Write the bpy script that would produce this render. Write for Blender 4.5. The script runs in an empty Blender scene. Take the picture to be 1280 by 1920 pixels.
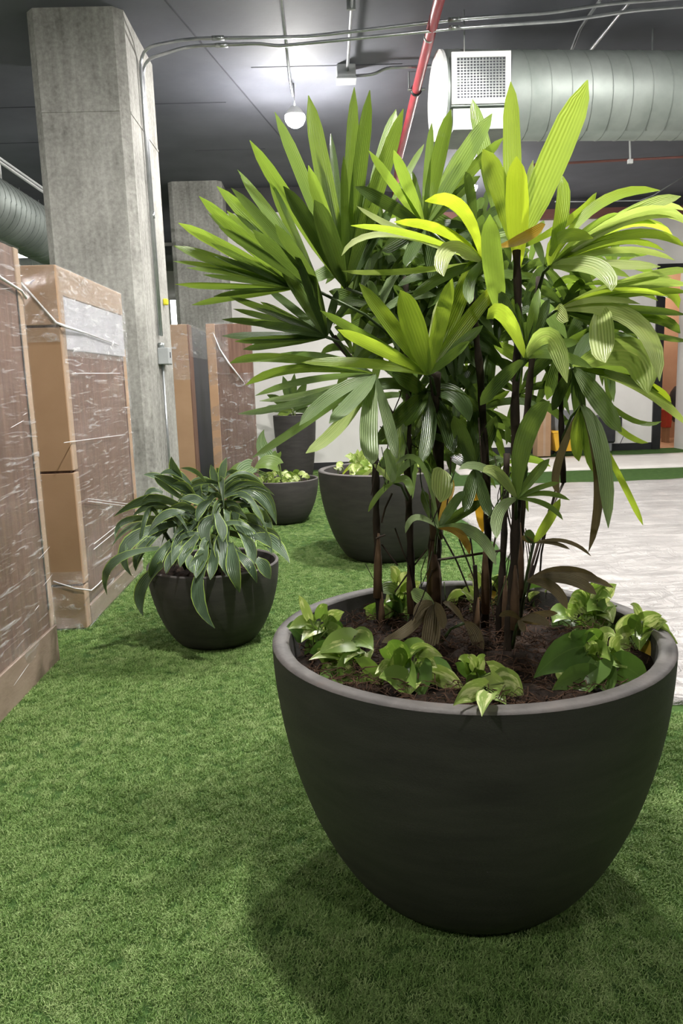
import bpy, math, random
import numpy as np
from mathutils import Vector, Matrix
random.seed(7)
scene = bpy.context.scene
col = scene.collection
# ------------------------------------------------------------------ camera
FPX, CH = 1440.0, 1.43
def _n(v): return v / np.linalg.norm(v)
_dz = -_n(np.array([279., 8430., FPX]))
_dy = _n(np.array([-40., -245., FPX])); _dy = _n(_dy - _dz * _dy.dot(_dz))
_dx = np.cross(_dy, _dz)
RC = np.stack([_dx, _dy, _dz], 1)            # camera (right, down, forward) = RC @ world
CAM = np.array([0., 0., CH])
cd = bpy.data.cameras.new('camera'); cam = bpy.data.objects.new('camera', cd); col.objects.link(cam)
cd.sensor_fit = 'HORIZONTAL'; cd.sensor_width = 36; cd.lens = 36 * FPX / 1280; cd.clip_start = .05; cd.clip_end = 100
_rt, _dn, _fw = RC[0], RC[1], RC[2]
cam.matrix_world = Matrix(((_rt[0], -_dn[0], -_fw[0], CAM[0]), (_rt[1], -_dn[1], -_fw[1], CAM[1]), (_rt[2], -_dn[2], -_fw[2], CAM[2]), (0, 0, 0, 1)))
scene.camera = cam
# ------------------------------------------------------------------ world, exposure
w = bpy.data.worlds.new('world'); scene.world = w; w.use_nodes = True
w.node_tree.nodes['Background'].inputs[0].default_value = (.5, .52, .55, 1); w.node_tree.nodes['Background'].inputs[1].default_value = .1
vs = scene.view_settings; vs.view_transform = 'Standard'; vs.look = 'None'; vs.gamma = 1; vs.use_curve_mapping = False; vs.exposure = 0.0
LAMP_POWER = 1.0
# ceiling bulbs, with unseen ones added as fill: x, y, z, strength, radius
LAMPS = [(-.157, 8.42, 4.1, 900, .105), (2.31, 11.75, 4.15, 450, .08), (2.36, 12.7, 4.15, 350, .08),
         (1.15, 5.3, 4.1, 2700, .09), (4.6, 5.4, 4.1, 1500, .09), (.35, 2.25, 4.1, 1900, .09), (2.2, -1.6, 4.1, 650, .09), (-2.6, -1.2, 4.1, 850, .09),  # last two: fill bulbs added behind the viewpoint
         (5.2, 9.6, 4.1, 1100, .09), (-4.9, 9.5, 4.1, 1300, .09), (-4.6, 4.2, 4.1, 1000, .09)]  # unseen bulbs added to brighten the room
CEIL = 4.42
# ------------------------------------------------------------------ pixel helpers (1280x1920 frame)
def ray(x, y): return RC.T @ np.array([(x - 640) / FPX, (y - 960) / FPX, 1.0])
def atY(x, y, Y): r = ray(x, y); return Vector(CAM + r * (Y / r[1]))
def atX(x, y, X): r = ray(x, y); return Vector(CAM + r * (X / r[0]))
def atZ(x, y, z=0): r = ray(x, y); return Vector(CAM + r * ((z - CH) / r[2]))
VIEW = Vector((0, 1, -.12)).normalized()
# ------------------------------------------------------------------ materials
def lin(c): return tuple(((v / 12.92) if v <= .04045 else ((v + .055) / 1.055) ** 2.4) for v in c)
def rgb(r, g, b): return lin((r / 255, g / 255, b / 255)) + (1,)
class NT:
    def __init__(s, name):
        s.m = bpy.data.materials.new(name); s.m.use_nodes = True; s.t = s.m.node_tree; s.n = s.t.nodes; s.l = s.t.links
        s.b = s.n['Principled BSDF']; s.out = s.n['Material Output']
    def node(s, t, **k):
        n = s.n.new(t)
        for a, v in k.items(): setattr(n, a, v)
        return n
    def link(s, a, b): s.l.new(a, b)
    def coord(s, scale=(1, 1, 1), kind='Object', rot=(0, 0, 0)):
        tc = s.node('ShaderNodeTexCoord'); mp = s.node('ShaderNodeMapping'); mp.inputs['Scale'].default_value = scale; mp.inputs['Rotation'].default_value = rot
        s.link(tc.outputs[kind], mp.inputs[0]); return mp.outputs[0]
    def noise(s, vec, scale, detail=4, rough=.55, dist=0):
        n = s.node('ShaderNodeTexNoise'); n.inputs['Scale'].default_value = scale; n.inputs['Detail'].default_value = detail
        n.inputs['Roughness'].default_value = rough; n.inputs['Distortion'].default_value = dist
        if vec is not None: s.link(vec, n.inputs['Vector'])
        return n.outputs['Fac']
    def ramp(s, fac, stops):
        r = s.node('ShaderNodeValToRGB'); e = r.color_ramp.elements
        while len(e) < len(stops): e.new(.5)
        for i, (p, c) in enumerate(stops): e[i].position = p; e[i].color = c
        s.link(fac, r.inputs[0]); return r.outputs[0]
    def mix(s, fac, a, b, mode='MIX'):
        m = s.node('ShaderNodeMix', data_type='RGBA', blend_type=mode)
        for v, i in ((fac, 0), (a, 6), (b, 7)):
            if hasattr(v, 'is_output'): s.link(v, m.inputs[i])
            else: m.inputs[i].default_value = v
        return m.outputs[2]
    def math(s, op, a, b=0.0):
        m = s.node('ShaderNodeMath', operation=op)
        for v, i in ((a, 0), (b, 1)):
            if hasattr(v, 'is_output'): s.link(v, m.inputs[i])
            else: m.inputs[i].default_value = v
        return m.outputs[0]
    def bump(s, h, strength=.3, dist=.01):
        b = s.node('ShaderNodeBump'); b.inputs['Strength'].default_value = strength; b.inputs['Distance'].default_value = dist
        s.link(h, b.inputs['Height']); return b.outputs[0]
    def set(s, base=None, rough=None, metal=None, normal=None, spec=None):
        for v, k in ((base, 'Base Color'), (rough, 'Roughness'), (metal, 'Metallic'), (normal, 'Normal'), (spec, 'Specular IOR Level')):
            if v is None: continue
            if hasattr(v, 'is_output'): s.link(v, s.b.inputs[k])
            else: s.b.inputs[k].default_value = v
        return s.m
def grained(name, c1, c2, scale=8, rough=.6, metal=0, bumps=.15, stretch=(1, 1, 1), bscale=60, spec=.5):
    t = NT(name); v = t.coord(stretch); f = t.noise(v, scale, 6)
    c = t.ramp(f, [(.3, c1), (.7, c2)])
    return t.set(c, rough, metal, t.bump(t.noise(v, bscale, 4), bumps, .004), spec)
def emit(name, c, s):
    t = NT(name); e = t.node('ShaderNodeEmission'); e.inputs[0].default_value = c; e.inputs[1].default_value = s
    t.link(e.outputs[0], t.out.inputs[0]); return t.m
def leafmat(name, c_dark, c_light, edge=None, edge_w=.12, pale=None, pale_amt=0., trans=.4, rough=.32, stripe=0., trans_col=None, vein=None):
    """leaf: UV.x across, UV.y along; colour varies per object; part of the light passes through"""
    t = NT(name); uv = t.coord((1, 1, 1), 'UV'); sp = t.node('ShaderNodeSeparateXYZ'); t.link(uv, sp.inputs[0])
    oi = t.node('ShaderNodeObjectInfo'); ob = t.coord((1, 1, 1), 'Object')
    f = t.math('ADD', t.math('MULTIPLY', t.noise(ob, 9, 3), .6), t.math('MULTIPLY', oi.outputs['Random'], .5))
    c = t.ramp(f, [(.2, c_dark), (.85, c_light)])
    a = t.math('ABSOLUTE', t.math('SUBTRACT', sp.outputs[0], .5))
    wv = t.math('SINE', t.math('MULTIPLY', sp.outputs[0], 50.0))
    if stripe: c = t.mix(t.math('MULTIPLY', t.math('ADD', t.math('MULTIPLY', wv, .5), .5), stripe), c, vein or c_light)
    if pale:
        v2 = t.coord((1, .35, 1), 'UV'); add = t.node('ShaderNodeVectorMath', operation='ADD'); t.link(v2, add.inputs[0])
        cb = t.node('ShaderNodeCombineXYZ'); t.link(t.math('MULTIPLY', oi.outputs['Random'], 37.0), cb.inputs[0]); t.link(cb.outputs[0], add.inputs[1])
        pf = t.ramp(t.noise(add.outputs[0], 3.6, 4, .6, .3), [(.62 - pale_amt, (0, 0, 0, 1)), (.70 - pale_amt, (1, 1, 1, 1))])
        c = t.mix(pf, c, pale)
    mid = t.math('LESS_THAN', a, .018); c = t.mix(t.math('MULTIPLY', mid, .5), c, vein or c_light)
    if edge: c = t.mix(t.math('GREATER_THAN', a, .5 - edge_w), c, edge)
    t.set(c, rough, 0, t.bump(wv, .45 if stripe else .0, .002), .5)
    tr = t.node('ShaderNodeBsdfTranslucent'); t.link(t.mix(1.0, c, trans_col or (1.55, 1.45, .68, 1), 'MULTIPLY'), tr.inputs[0])
    mx = t.node('ShaderNodeMixShader'); mx.inputs[0].default_value = trans
    t.link(t.b.outputs[0], mx.inputs[1]); t.link(tr.outputs[0], mx.inputs[2]); t.link(mx.outputs[0], t.out.inputs[0])
    return t.m
def concrete(name, c1, c2, c3, scale=1.0):
    t = NT(name); v = t.coord((1, 1, 1)); big = t.noise(v, 1.6 * scale, 5, .6); fine = t.noise(v, 26 * scale, 6, .65)
    st = t.noise(t.coord((6, 6, .5)), 3 * scale, 4)
    f = t.math('ADD', t.math('MULTIPLY', big, .45), t.math('ADD', t.math('MULTIPLY', fine, .4), t.math('MULTIPLY', st, .25)))
    c = t.ramp(f, [(.40, c1), (.55, c2), (.70, c3)])
    pits = t.ramp(t.noise(v, 38 * scale, 2), [(.27, (0, 0, 0, 1)), (.31, (1, 1, 1, 1))]); c = t.mix(t.math('MULTIPLY', t.math('SUBTRACT', 1.0, pits), .45), c, c1)
    return t.set(c, .8, 0, t.bump(fine, .25, .006), .3)
M = {}
M['concrete'] = concrete('concrete', rgb(112, 111, 107), rgb(152, 151, 146), rgb(182, 181, 176))
M['concrete_floor'] = concrete('concrete_floor', rgb(120, 118, 114), rgb(150, 148, 143), rgb(170, 168, 163))
M['ceiling'] = grained('ceiling_paint', rgb(90, 92, 102), rgb(106, 108, 118), 1.5, .75, 0, .2, bscale=30)
M['seam'] = grained('ceiling_seam', rgb(60, 62, 70), rgb(74, 76, 84), 5, .8)
M['dark_wall'] = grained('dark_wall_paint', rgb(64, 63, 66), rgb(74, 73, 76), 2, .8)
M['white_wall'] = grained('white_wall_paint', rgb(222, 219, 216), rgb(232, 230, 227), 2, .7, 0, .05)
M['black_base'] = grained('black_vinyl', rgb(30, 30, 33), rgb(40, 40, 44), 5, .5)
M['rust_beam'] = grained('primer_red_beam', rgb(112, 72, 66), rgb(128, 84, 76), 4, .6)
M['galv'] = grained('galvanised_steel', rgb(150, 156, 156), rgb(190, 194, 192), 7, .34, .85, .05)
M['duct'] = grained('spiral_duct_steel', rgb(128, 136, 132), rgb(156, 163, 159), 3, .55, .45, .06, (1, 1, 1))
M['conduit'] = grained('conduit_steel', rgb(170, 174, 178), rgb(200, 203, 206), 9, .3, .85, .05)
M['grey_box'] = grained('grey_box_metal', rgb(158, 162, 164), rgb(176, 180, 181), 6, .5, .2)
M['white_metal'] = grained('white_enamel', rgb(214, 216, 216), rgb(226, 228, 228), 4, .45)
M['grille_dark'] = grained('grille_void', rgb(46, 48, 56), rgb(60, 62, 70), 4, .7)
M['red_pipe'] = grained('red_pipe_paint', rgb(150, 48, 58), rgb(172, 66, 74), 5, .4)
M['black_metal'] = grained('black_metal', rgb(24, 24, 26), rgb(36, 36, 38), 6, .45)
M['pot'] = grained('charcoal_fibrestone', rgb(54, 51, 51), rgb(68, 65, 63), 5, .62, 0, .3, (1, 1, 5), 130, .35)
def rimmat():
    t = NT('worn_rim'); v = t.coord(); c = t.ramp(t.noise(v, 7, 5, .6), [(.35, rgb(72, 69, 68)), (.6, rgb(96, 91, 89)), (.75, rgb(98, 83, 76))])
    return t.set(c, .6, 0, t.bump(t.noise(v, 60, 4), .3, .004), .35)
M['rim'] = rimmat()
M['soil'] = grained('potting_soil', rgb(18, 14, 12), rgb(50, 39, 32), 22, .95, 0, 1., bscale=80, spec=.1)
M['mulch'] = grained('mulch_fibre', rgb(40, 28, 22), rgb(92, 70, 56), 30, .9, spec=.1)
M['cane'] = grained('palm_cane', rgb(26, 22, 19), rgb(64, 53, 43), 22, .8, 0, .8, (1, 1, .25), 70, .2)
M['sheath'] = grained('palm_sheath', rgb(52, 40, 31), rgb(112, 88, 66), 18, .8, 0, .5, (1, 1, .2), 60, .2)
M['petiole'] = grained('palm_petiole', rgb(34, 44, 24), rgb(70, 92, 40), 10, .5)
M['dead_stalk'] = grained('dry_stalk', rgb(34, 26, 22), rgb(70, 54, 42), 12, .8)
M['stem'] = grained('green_stem', rgb(96, 118, 56), rgb(134, 152, 86), 10, .5)
M['palm_dark'] = leafmat('palm_leaf_deep_green', rgb(54, 75, 42), rgb(86, 108, 60), stripe=.4, trans=.42)  # deep green tone; also paints the leaflets that lie in shadow
M['palm_mid'] = leafmat('palm_leaf_green', rgb(90, 117, 54), rgb(122, 148, 76), stripe=.4, trans=.45)
M['palm_bright'] = leafmat('palm_leaf_yellow_green', rgb(122, 150, 58), rgb(156, 180, 80), stripe=.4, trans=.5)
M['palm_yellow'] = leafmat('palm_leaf_lime', rgb(140, 166, 50), rgb(168, 188, 72), stripe=.3, trans=.48)
M['palm_pale'] = leafmat('palm_leaf_pale', rgb(150, 172, 96), rgb(192, 202, 138), stripe=.2, trans=.38, vein=rgb(206, 208, 150), trans_col=(1.2, 1.3, .7, 1))
M['palm_grey'] = leafmat('palm_leaf_grey_green', rgb(112, 134, 92), rgb(156, 172, 128), stripe=.3, trans=.3, rough=.28, trans_col=(1.1, 1.3, .6, 1))
M['palm_brown'] = leafmat('palm_leaf_withered', rgb(84, 76, 52), rgb(124, 110, 82), stripe=.4, trans=.25, rough=.6, trans_col=(1.2, 1.1, .7, 1))
M['palm_ochre'] = leafmat('palm_leaf_ochre', rgb(146, 116, 40), rgb(182, 150, 60), stripe=.3, trans=.4, trans_col=(1.4, 1.2, .5, 1))
M['drac'] = leafmat('dracaena_leaf', rgb(58, 76, 56), rgb(92, 112, 86), edge=rgb(150, 176, 84), edge_w=.06, stripe=.3, trans=.15, rough=.36, vein=rgb(96, 118, 92))
M['pothos'] = leafmat('pothos_leaf', rgb(104, 134, 60), rgb(148, 172, 88), pale=rgb(206, 214, 142), pale_amt=.05, trans=.3, rough=.34, trans_col=(1.2, 1.35, .7, 1))
M['pothos_pale'] = leafmat('pothos_leaf_marbled', rgb(130, 156, 80), rgb(172, 190, 108), pale=rgb(224, 228, 172), pale_amt=.12, trans=.3, rough=.34, trans_col=(1.2, 1.3, .8, 1))
M['pothos_dark'] = leafmat('pothos_leaf_deep', rgb(74, 104, 50), rgb(108, 136, 70), pale=rgb(150, 172, 104), pale_amt=-.02, trans=.25, rough=.3, trans_col=(1.2, 1.35, .7, 1))
M['leaf_yellowed'] = leafmat('leaf_yellowed', rgb(206, 160, 50), rgb(226, 186, 84), trans=.3, trans_col=(1.2, 1.1, .5, 1))
M['alocasia'] = leafmat('alocasia_leaf', rgb(62, 92, 54), rgb(92, 122, 78), stripe=.35, trans=.3, vein=rgb(190, 204, 170))
M['turf_base'] = grained('turf_backing', rgb(54, 80, 40), rgb(76, 102, 54), 14, .95, 0, .8, bscale=160, spec=.1)
def bladem():
    t = NT('turf_blade'); oi = t.node('ShaderNodeObjectInfo'); g = t.node('ShaderNodeNewGeometry')
    p = t.noise(g.outputs['Position'], 2.2, 3); f = t.math('ADD', t.math('MULTIPLY', oi.outputs['Random'], .6), t.math('MULTIPLY', p, .5))
    c = t.ramp(f, [(.15, rgb(100, 134, 66)), (.55, rgb(128, 159, 88)), (.9, rgb(166, 186, 124))])
    t.set(c, .55, 0, None, .3); return t.m
M['blade'] = bladem()
def sheetm():
    t = NT('plastic_sheet'); f = t.noise(t.coord((.8, 2.4, 1)), 2.6, 7, .62, 1.2); g = t.noise(t.coord((2.0, .7, 1), rot=(0, 0, .5)), 3.0, 5, .6, .8)
    r1 = t.math('ABSOLUTE', t.math('SUBTRACT', f, .5)); r2 = t.math('ABSOLUTE', t.math('SUBTRACT', g, .5))
    h = t.math('ADD', t.math('MULTIPLY', t.math('MINIMUM', r1, .06), 4.0), t.math('MULTIPLY', t.math('MINIMUM', r2, .05), 3.0))
    c = t.ramp(t.noise(t.coord(), 2.5, 5), [(.3, rgb(172, 168, 167)), (.7, rgb(196, 192, 190))])
    return t.set(c, .28, 0, t.bump(h, .8, .04), .5)
M['sheet'] = sheetm()
M['paper'] = grained('floor_paper', rgb(206, 200, 195), rgb(222, 218, 213), 3, .7)
def woodm(name, c1, c2, c3):
    t = NT(name); v = t.coord((26, 26, 1.6)); f = t.noise(v, 1.4, 6, .6, .5)
    c = t.ramp(f, [(.3, c1), (.52, c2), (.75, c3)]); return t.set(c, .5, 0, t.bump(f, .06, .002))
M['veneer'] = woodm('brown_veneer', rgb(88, 62, 50), rgb(110, 82, 68), rgb(128, 100, 85))
M['veneer_dark'] = woodm('red_brown_veneer', rgb(78, 54, 47), rgb(100, 74, 66), rgb(118, 92, 84))
M['card'] = grained('corrugated_card', rgb(158, 126, 96), rgb(172, 140, 110), 2, .8, 0, .1, (1, 1, 1.5), 40)
M['card_pale'] = grained('pale_card', rgb(160, 136, 114), rgb(178, 154, 132), 2, .8, 0, .1, (1, 1, 1.5), 40)
M['wrap_band'] = grained('taped_band', rgb(128, 110, 98), rgb(150, 132, 118), 5, .45, 0, .3, (1, 1, 3), 30)
M['foam'] = grained('foam_sheet', rgb(176, 176, 184), rgb(198, 198, 206), 8, .6, 0, .4, bscale=14)
M['navy'] = grained('dark_laminate', rgb(26, 26, 36), rgb(40, 40, 52), 3, .5)
def filmm(name, amt, sx, gscale):
    t = NT(name); v = t.coord(sx); n1 = t.noise(v, gscale, 8, .7, 1.0); n2 = t.noise(t.coord((1, 1, 1)), 5.0, 3)
    nb = t.bump(t.math('ADD', n1, t.math('MULTIPLY', n2, .6)), 1.0, .05)
    tr = t.node('ShaderNodeBsdfTransparent'); tr.inputs[0].default_value = (.98, .98, .98, 1)
    gl = t.node('ShaderNodeBsdfGlossy'); gl.inputs['Roughness'].default_value = .1; gl.inputs[0].default_value = (1, 1, 1, 1); t.link(nb, gl.inputs['Normal'])
    df = t.node('ShaderNodeBsdfDiffuse'); df.inputs[0].default_value = rgb(225, 225, 228); t.link(nb, df.inputs[1])
    glint_streak = t.ramp(n1, [(.55, (0, 0, 0, 1)), (.68, (1, 1, 1, 1))])  # whitish film streaks that also paint in the glints
    a = t.node('ShaderNodeMixShader'); t.link(t.math('ADD', t.math('MULTIPLY', glint_streak, .42 * amt), .02 * amt), a.inputs[0]); t.link(tr.outputs[0], a.inputs[1]); t.link(df.outputs[0], a.inputs[2])
    b = t.node('ShaderNodeMixShader'); b.inputs[0].default_value = .15; t.link(a.outputs[0], b.inputs[1]); t.link(gl.outputs[0], b.inputs[2])
    t.link(b.outputs[0], t.out.inputs[0]); return t.m
M['film'] = filmm('stretch_film', 1.15, (1, .45, 5.0), 8.0)
M['film_diag'] = filmm('stretch_film_cloudy', 1.5, (1.5, 1.2, 3.0), 6.0)
M['film_white'] = grained('bunched_film', rgb(206, 204, 206), rgb(226, 224, 226), 10, .25, 0, .5)
M['bulb'] = None
M['led'] = emit('led_panel', (1, 1, .98, 1), 14)
M['yellow'] = grained('yellow_plastic', rgb(214, 164, 40), rgb(228, 180, 58), 4, .45)
M['grey_plastic'] = grained('grey_plastic', rgb(96, 98, 100), rgb(120, 122, 124), 5, .5)
M['black_plastic'] = grained('black_plastic', rgb(34, 35, 38), rgb(48, 49, 53), 5, .45)
M['tan_wall'] = grained('tan_wall_paint', rgb(196, 152, 124), rgb(206, 164, 136), 3, .7)
M['tile_floor'] = grained('warm_floor', rgb(196, 150, 116), rgb(224, 184, 150), 6, .5)
M['red_cloth'] = grained('red_plastic', rgb(176, 60, 44), rgb(192, 76, 56), 5, .5)
M['yellow_leaf_tone'] = grained('small_yellow_leaf', rgb(214, 206, 40), rgb(226, 218, 60), 5, .5)
M['wire'] = grained('grey_wire', rgb(150, 152, 154), rgb(170, 172, 174), 5, .5)

# ------------------------------------------------------------------ mesh builder
class MB:
    def __init__(s): s.v, s.f, s.uv = [], [], []
    def add(s, vs_, fs, uvs=None):
        o = len(s.v); s.v += [tuple(v) for v in vs_]
        for k, f in enumerate(fs):
            s.f.append(tuple(o + i for i in f)); s.uv.append([uvs[i] for i in f] if uvs else [(0, 0)] * len(f))
        return s
    def box(s, lo, hi, bev=0):
        x0, y0, z0 = lo; x1, y1, z1 = hi; b = bev
        if not b:
            vv = [(x, y, z) for z in (z0, z1) for x, y in ((x0, y0), (x1, y0), (x1, y1), (x0, y1))]
            return s.add(vv, [(3, 2, 1, 0), (4, 5, 6, 7), (0, 1, 5, 4), (1, 2, 6, 5), (2, 3, 7, 6), (3, 0, 4, 7)])
        ring = lambda i, z: [(x0 + i, y0 + b, z), (x0 + b, y0 + i, z), (x1 - b, y0 + i, z), (x1 - i, y0 + b, z), (x1 - i, y1 - b, z), (x1 - b, y1 - i, z), (x0 + b, y1 - i, z), (x0 + i, y1 - b, z)]
        vv = ring(b * .9, z0) + ring(0, z0 + b) + ring(0, z1 - b) + ring(b * .9, z1)
        fs = [tuple(range(7, -1, -1)), tuple(range(24, 32))]
        for k in range(3):
            for i in range(8): fs.append((8 * k + i, 8 * k + (i + 1) % 8, 8 * k + 8 + (i + 1) % 8, 8 * k + 8 + i))
        return s.add(vv, fs)
    def tube(s, pts, r, n=8, cap=True):
        pts = [Vector(p) for p in pts]; rs = r if isinstance(r, (list, tuple)) else [r] * len(pts); vv = []; prev = None
        for i, p in enumerate(pts):
            t = (pts[min(i + 1, len(pts) - 1)] - pts[max(i - 1, 0)]).normalized()
            a = prev if prev else (Vector((0, 0, 1)) if abs(t.z) < .9 else Vector((1, 0, 0)))
            a = (a - t * a.dot(t)).normalized(); prev = a; b = t.cross(a)
            for k in range(n): q = 2 * math.pi * k / n; vv.append(p + (a * math.cos(q) + b * math.sin(q)) * rs[i])
        fs = []
        for i in range(len(pts) - 1):
            for k in range(n): fs.append((i * n + k, i * n + (k + 1) % n, (i + 1) * n + (k + 1) % n, (i + 1) * n + k))
        if cap: fs.append(tuple(range(n - 1, -1, -1))); fs.append(tuple((len(pts) - 1) * n + k for k in range(n)))
        return s.add(vv, fs)
    def lathe(s, c, prof, n=48, axis=None):
        vv = []; c = Vector(c)
        for r, z in prof:
            for k in range(n): q = 2 * math.pi * k / n; vv.append(c + Vector((r * math.cos(q), r * math.sin(q), z)))
        fs = []
        for i in range(len(prof) - 1):
            for k in range(n): fs.append((i * n + k, i * n + (k + 1) % n, (i + 1) * n + (k + 1) % n, (i + 1) * n + k))
        return s.add(vv, fs)
    def sphere(s, c, r, n=12, sc=(1, 1, 1)):
        m = n // 2 + 1; prof = [(max(1e-4, math.sin(math.pi * i / (m - 1))), -math.cos(math.pi * i / (m - 1))) for i in range(m)]; vv = []
        o = len(s.v); s.lathe((0, 0, 0), prof, n)
        for i in range(o, len(s.v)): v = s.v[i]; s.v[i] = (c[0] + v[0] * r * sc[0], c[1] + v[1] * r * sc[1], c[2] + v[2] * r * sc[2])
        return s
    def build(s, name, mat, parent=None, smooth=False):
        off = Vector((0, 0, 0)); p = parent
        while p: off += p.location; p = p.parent
        me = bpy.data.meshes.new(name); me.from_pydata([(v[0] - off.x, v[1] - off.y, v[2] - off.z) for v in s.v], [], s.f); me.update()
        uvl = me.uv_layers.new(name='UVMap'); flat = [c for u in s.uv for q in u for c in q]; uvl.data.foreach_set('uv', flat)
        me.materials.append(mat)
        if smooth: me.polygons.foreach_set('use_smooth', [True] * len(me.polygons))
        o = bpy.data.objects.new(name, me); col.objects.link(o); o.parent = parent; return o
def tag(o, label, cat, group=None, kind=None):
    if label: o['label'] = label
    if cat: o['category'] = cat
    if group: o['group'] = group
    if kind: o['kind'] = kind
    return o
def thing(name, loc, label, cat, group=None):
    o = bpy.data.objects.new(name, None); o.empty_display_size = .05; col.objects.link(o); o.location = loc; return tag(o, label, cat, group)
def struct(o, label=None, cat=None): o['kind'] = 'structure'; return tag(o, label, cat)
def fillet(pts, r, n=6):
    pts = [Vector(p) for p in pts]; out = [pts[0]]
    for i in range(1, len(pts) - 1):
        a = (pts[i - 1] - pts[i]); b = (pts[i + 1] - pts[i]); d = min(r, a.length * .48, b.length * .48); A = pts[i] + a.normalized() * d; B = pts[i] + b.normalized() * d
        for k in range(n + 1): t = k / n; out.append(A * (1 - t) ** 2 + pts[i] * 2 * t * (1 - t) + B * t * t)
    return out + [pts[-1]]

# ------------------------------------------------------------------ the setting
X0, X1, Y0, Y1 = -8.0, 9.0, -4.0, 17.0
struct(MB().box((X0 - .2, Y0 - .2, -.2), (X1 + .2, Y1 + .2, -.012)).build('floor', M['concrete_floor']), 'bare concrete floor slab under the turf', 'floor')
ce = struct(MB().box((X0 - .2, Y0 - .2, CEIL), (X1 + .2, Y1 + .2, CEIL + .2)).build('ceiling', M['ceiling']), 'dark grey painted concrete ceiling with formwork seams', 'ceiling')
for (x0, y0, x1, y1) in [(-1.2, 6.2, .1, 12.4), (-.9, 8.9, -2.2, 8.9), (-.55, 8.0, .9, 8.0), (-6, 8.9, -2.6, 8.9), (-6, 10.1, -2.8, 10.1), (-.6, 10.6, -1.5, 10.6)]:
    d = Vector((x1 - x0, y1 - y0, 0)).normalized(); s_ = Vector((-d.y, d.x, 0)) * .008; a = Vector((x0, y0, CEIL - .004)); b = Vector((x1, y1, CEIL - .004)); m = MB(); up = Vector((0, 0, .003))
    m.add([a - s_, b - s_, b + s_, a + s_, a - s_ + up, b - s_ + up, b + s_ + up, a + s_ + up], [(3, 2, 1, 0), (4, 5, 6, 7), (0, 1, 5, 4), (1, 2, 6, 5), (2, 3, 7, 6), (3, 0, 4, 7)]); m.build('seam', M['seam'], ce)
WY1, WY2, WX = 12.6, 14.0, 1.3
struct(MB().box((-1.36, WY1, -.01), (WX, WY1 + .15, 4.05)).build('wall_back', M['white_wall']), 'white plasterboard wall behind the rear planters', 'wall')
struct(MB().box((-1.36, WY1 + .001, 4.05), (WX, WY1 + .14, CEIL)).build('wall_back_upper', M['dark_wall']), 'dark painted strip above the rear white wall', 'wall')
struct(MB().box((-1.36, WY1 - .015, 0), (WX, WY1, .115)).build('baseboard_back', M['black_base']), 'black skirting along the rear white wall', 'baseboard')
struct(MB().box((WX - .15, WY1 + .15, -.01), (WX, WY2 + .15, CEIL)).build('wall_return', M['white_wall']), 'short return between the two rear walls', 'wall')
DX0 = atY(1238, 760, WY2).x; DX1 = atY(1273, 760, WY2).x; DZ = atY(1245, 505, WY2).z
struct(MB().box((WX, WY2, -.01), (DX0, WY2 + .15, 4.08)).build('wall_right_rear', M['white_wall']), 'white wall at the far right behind the palm', 'wall')
struct(MB().box((WX, WY2 + .001, 4.08), (X1, WY2 + .14, CEIL)).build('wall_right_rear_upper', M['dark_wall']), 'dark upper wall above the far right white wall', 'wall')
struct(MB().box((DX0, WY2, DZ), (DX1, WY2 + .15, 4.08)).build('wall_over_doorway', M['white_wall']), 'white wall over the far doorway', 'wall')
struct(MB().box((DX1, WY2 - .25, -.01), (X1, WY2 + .15, 4.08)).build('wall_right_pier', M['white_wall']), 'white pier at the right edge beside the doorway', 'wall')
struct(MB().box((WX, WY2 - .015, 0), (DX0 - .15, WY2, .13)).build('baseboard_right_rear', M['black_base']), 'black skirting along the far right wall', 'baseboard')
struct(MB().box((DX1 - .002, WY2 - .265, 0), (X1, WY2 - .25, .15)).build('baseboard_right_pier', M['black_base']), 'black skirting on the white pier', 'baseboard')
struct(MB().box((WX + .5, WY2 - .12, 4.08), (X1, WY2 - .001, 4.24)).build('trim_1', M['rust_beam']), 'red-brown steel beam along the top of the far wall', 'beam')
fr = MB().box((DX0 - .15, WY2 - .04, 0), (DX0, WY2 + .16, DZ)).box((DX0 - .15, WY2 - .04, DZ), (DX1, WY2 + .16, DZ + .09))
struct(fr.build('door_1', M['black_metal']), 'black framed doorway to a warmly lit room', 'doorway')
struct(MB().box((X0 - .15, Y0, 0), (X0, Y1, CEIL)).build('wall_left', M['white_wall']), 'white wall far to the left', 'wall')
struct(MB().box((X1, Y0, 0), (X1 + .15, Y1, CEIL)).build('wall_right', M['dark_wall']), 'dark wall far to the right', 'wall')
struct(MB().box((X0, Y0 - .15, 0), (X1, Y0, CEIL)).build('wall_front', M['dark_wall']), 'dark wall behind the viewpoint', 'wall')
struct(MB().box((X0, Y1, 0), (X1, Y1 + .15, CEIL)).build('wall_far', M['white_wall']), 'pale wall at the very back of the hall', 'wall')
# room behind the doorway
struct(MB().box((DX0 - 1.0, 16.2, 0), (DX1 + 1.5, 16.3, 3.4)).build('wall_beyond', M['tan_wall']), 'tan wall seen through the doorway', 'wall')
struct(MB().box((DX0 - 1.0, WY2 + .15, -.01), (DX1 + 1.5, 16.2, .006)).build('floor_beyond', M['tile_floor']), 'warm coloured floor beyond the doorway', 'floor')

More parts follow.
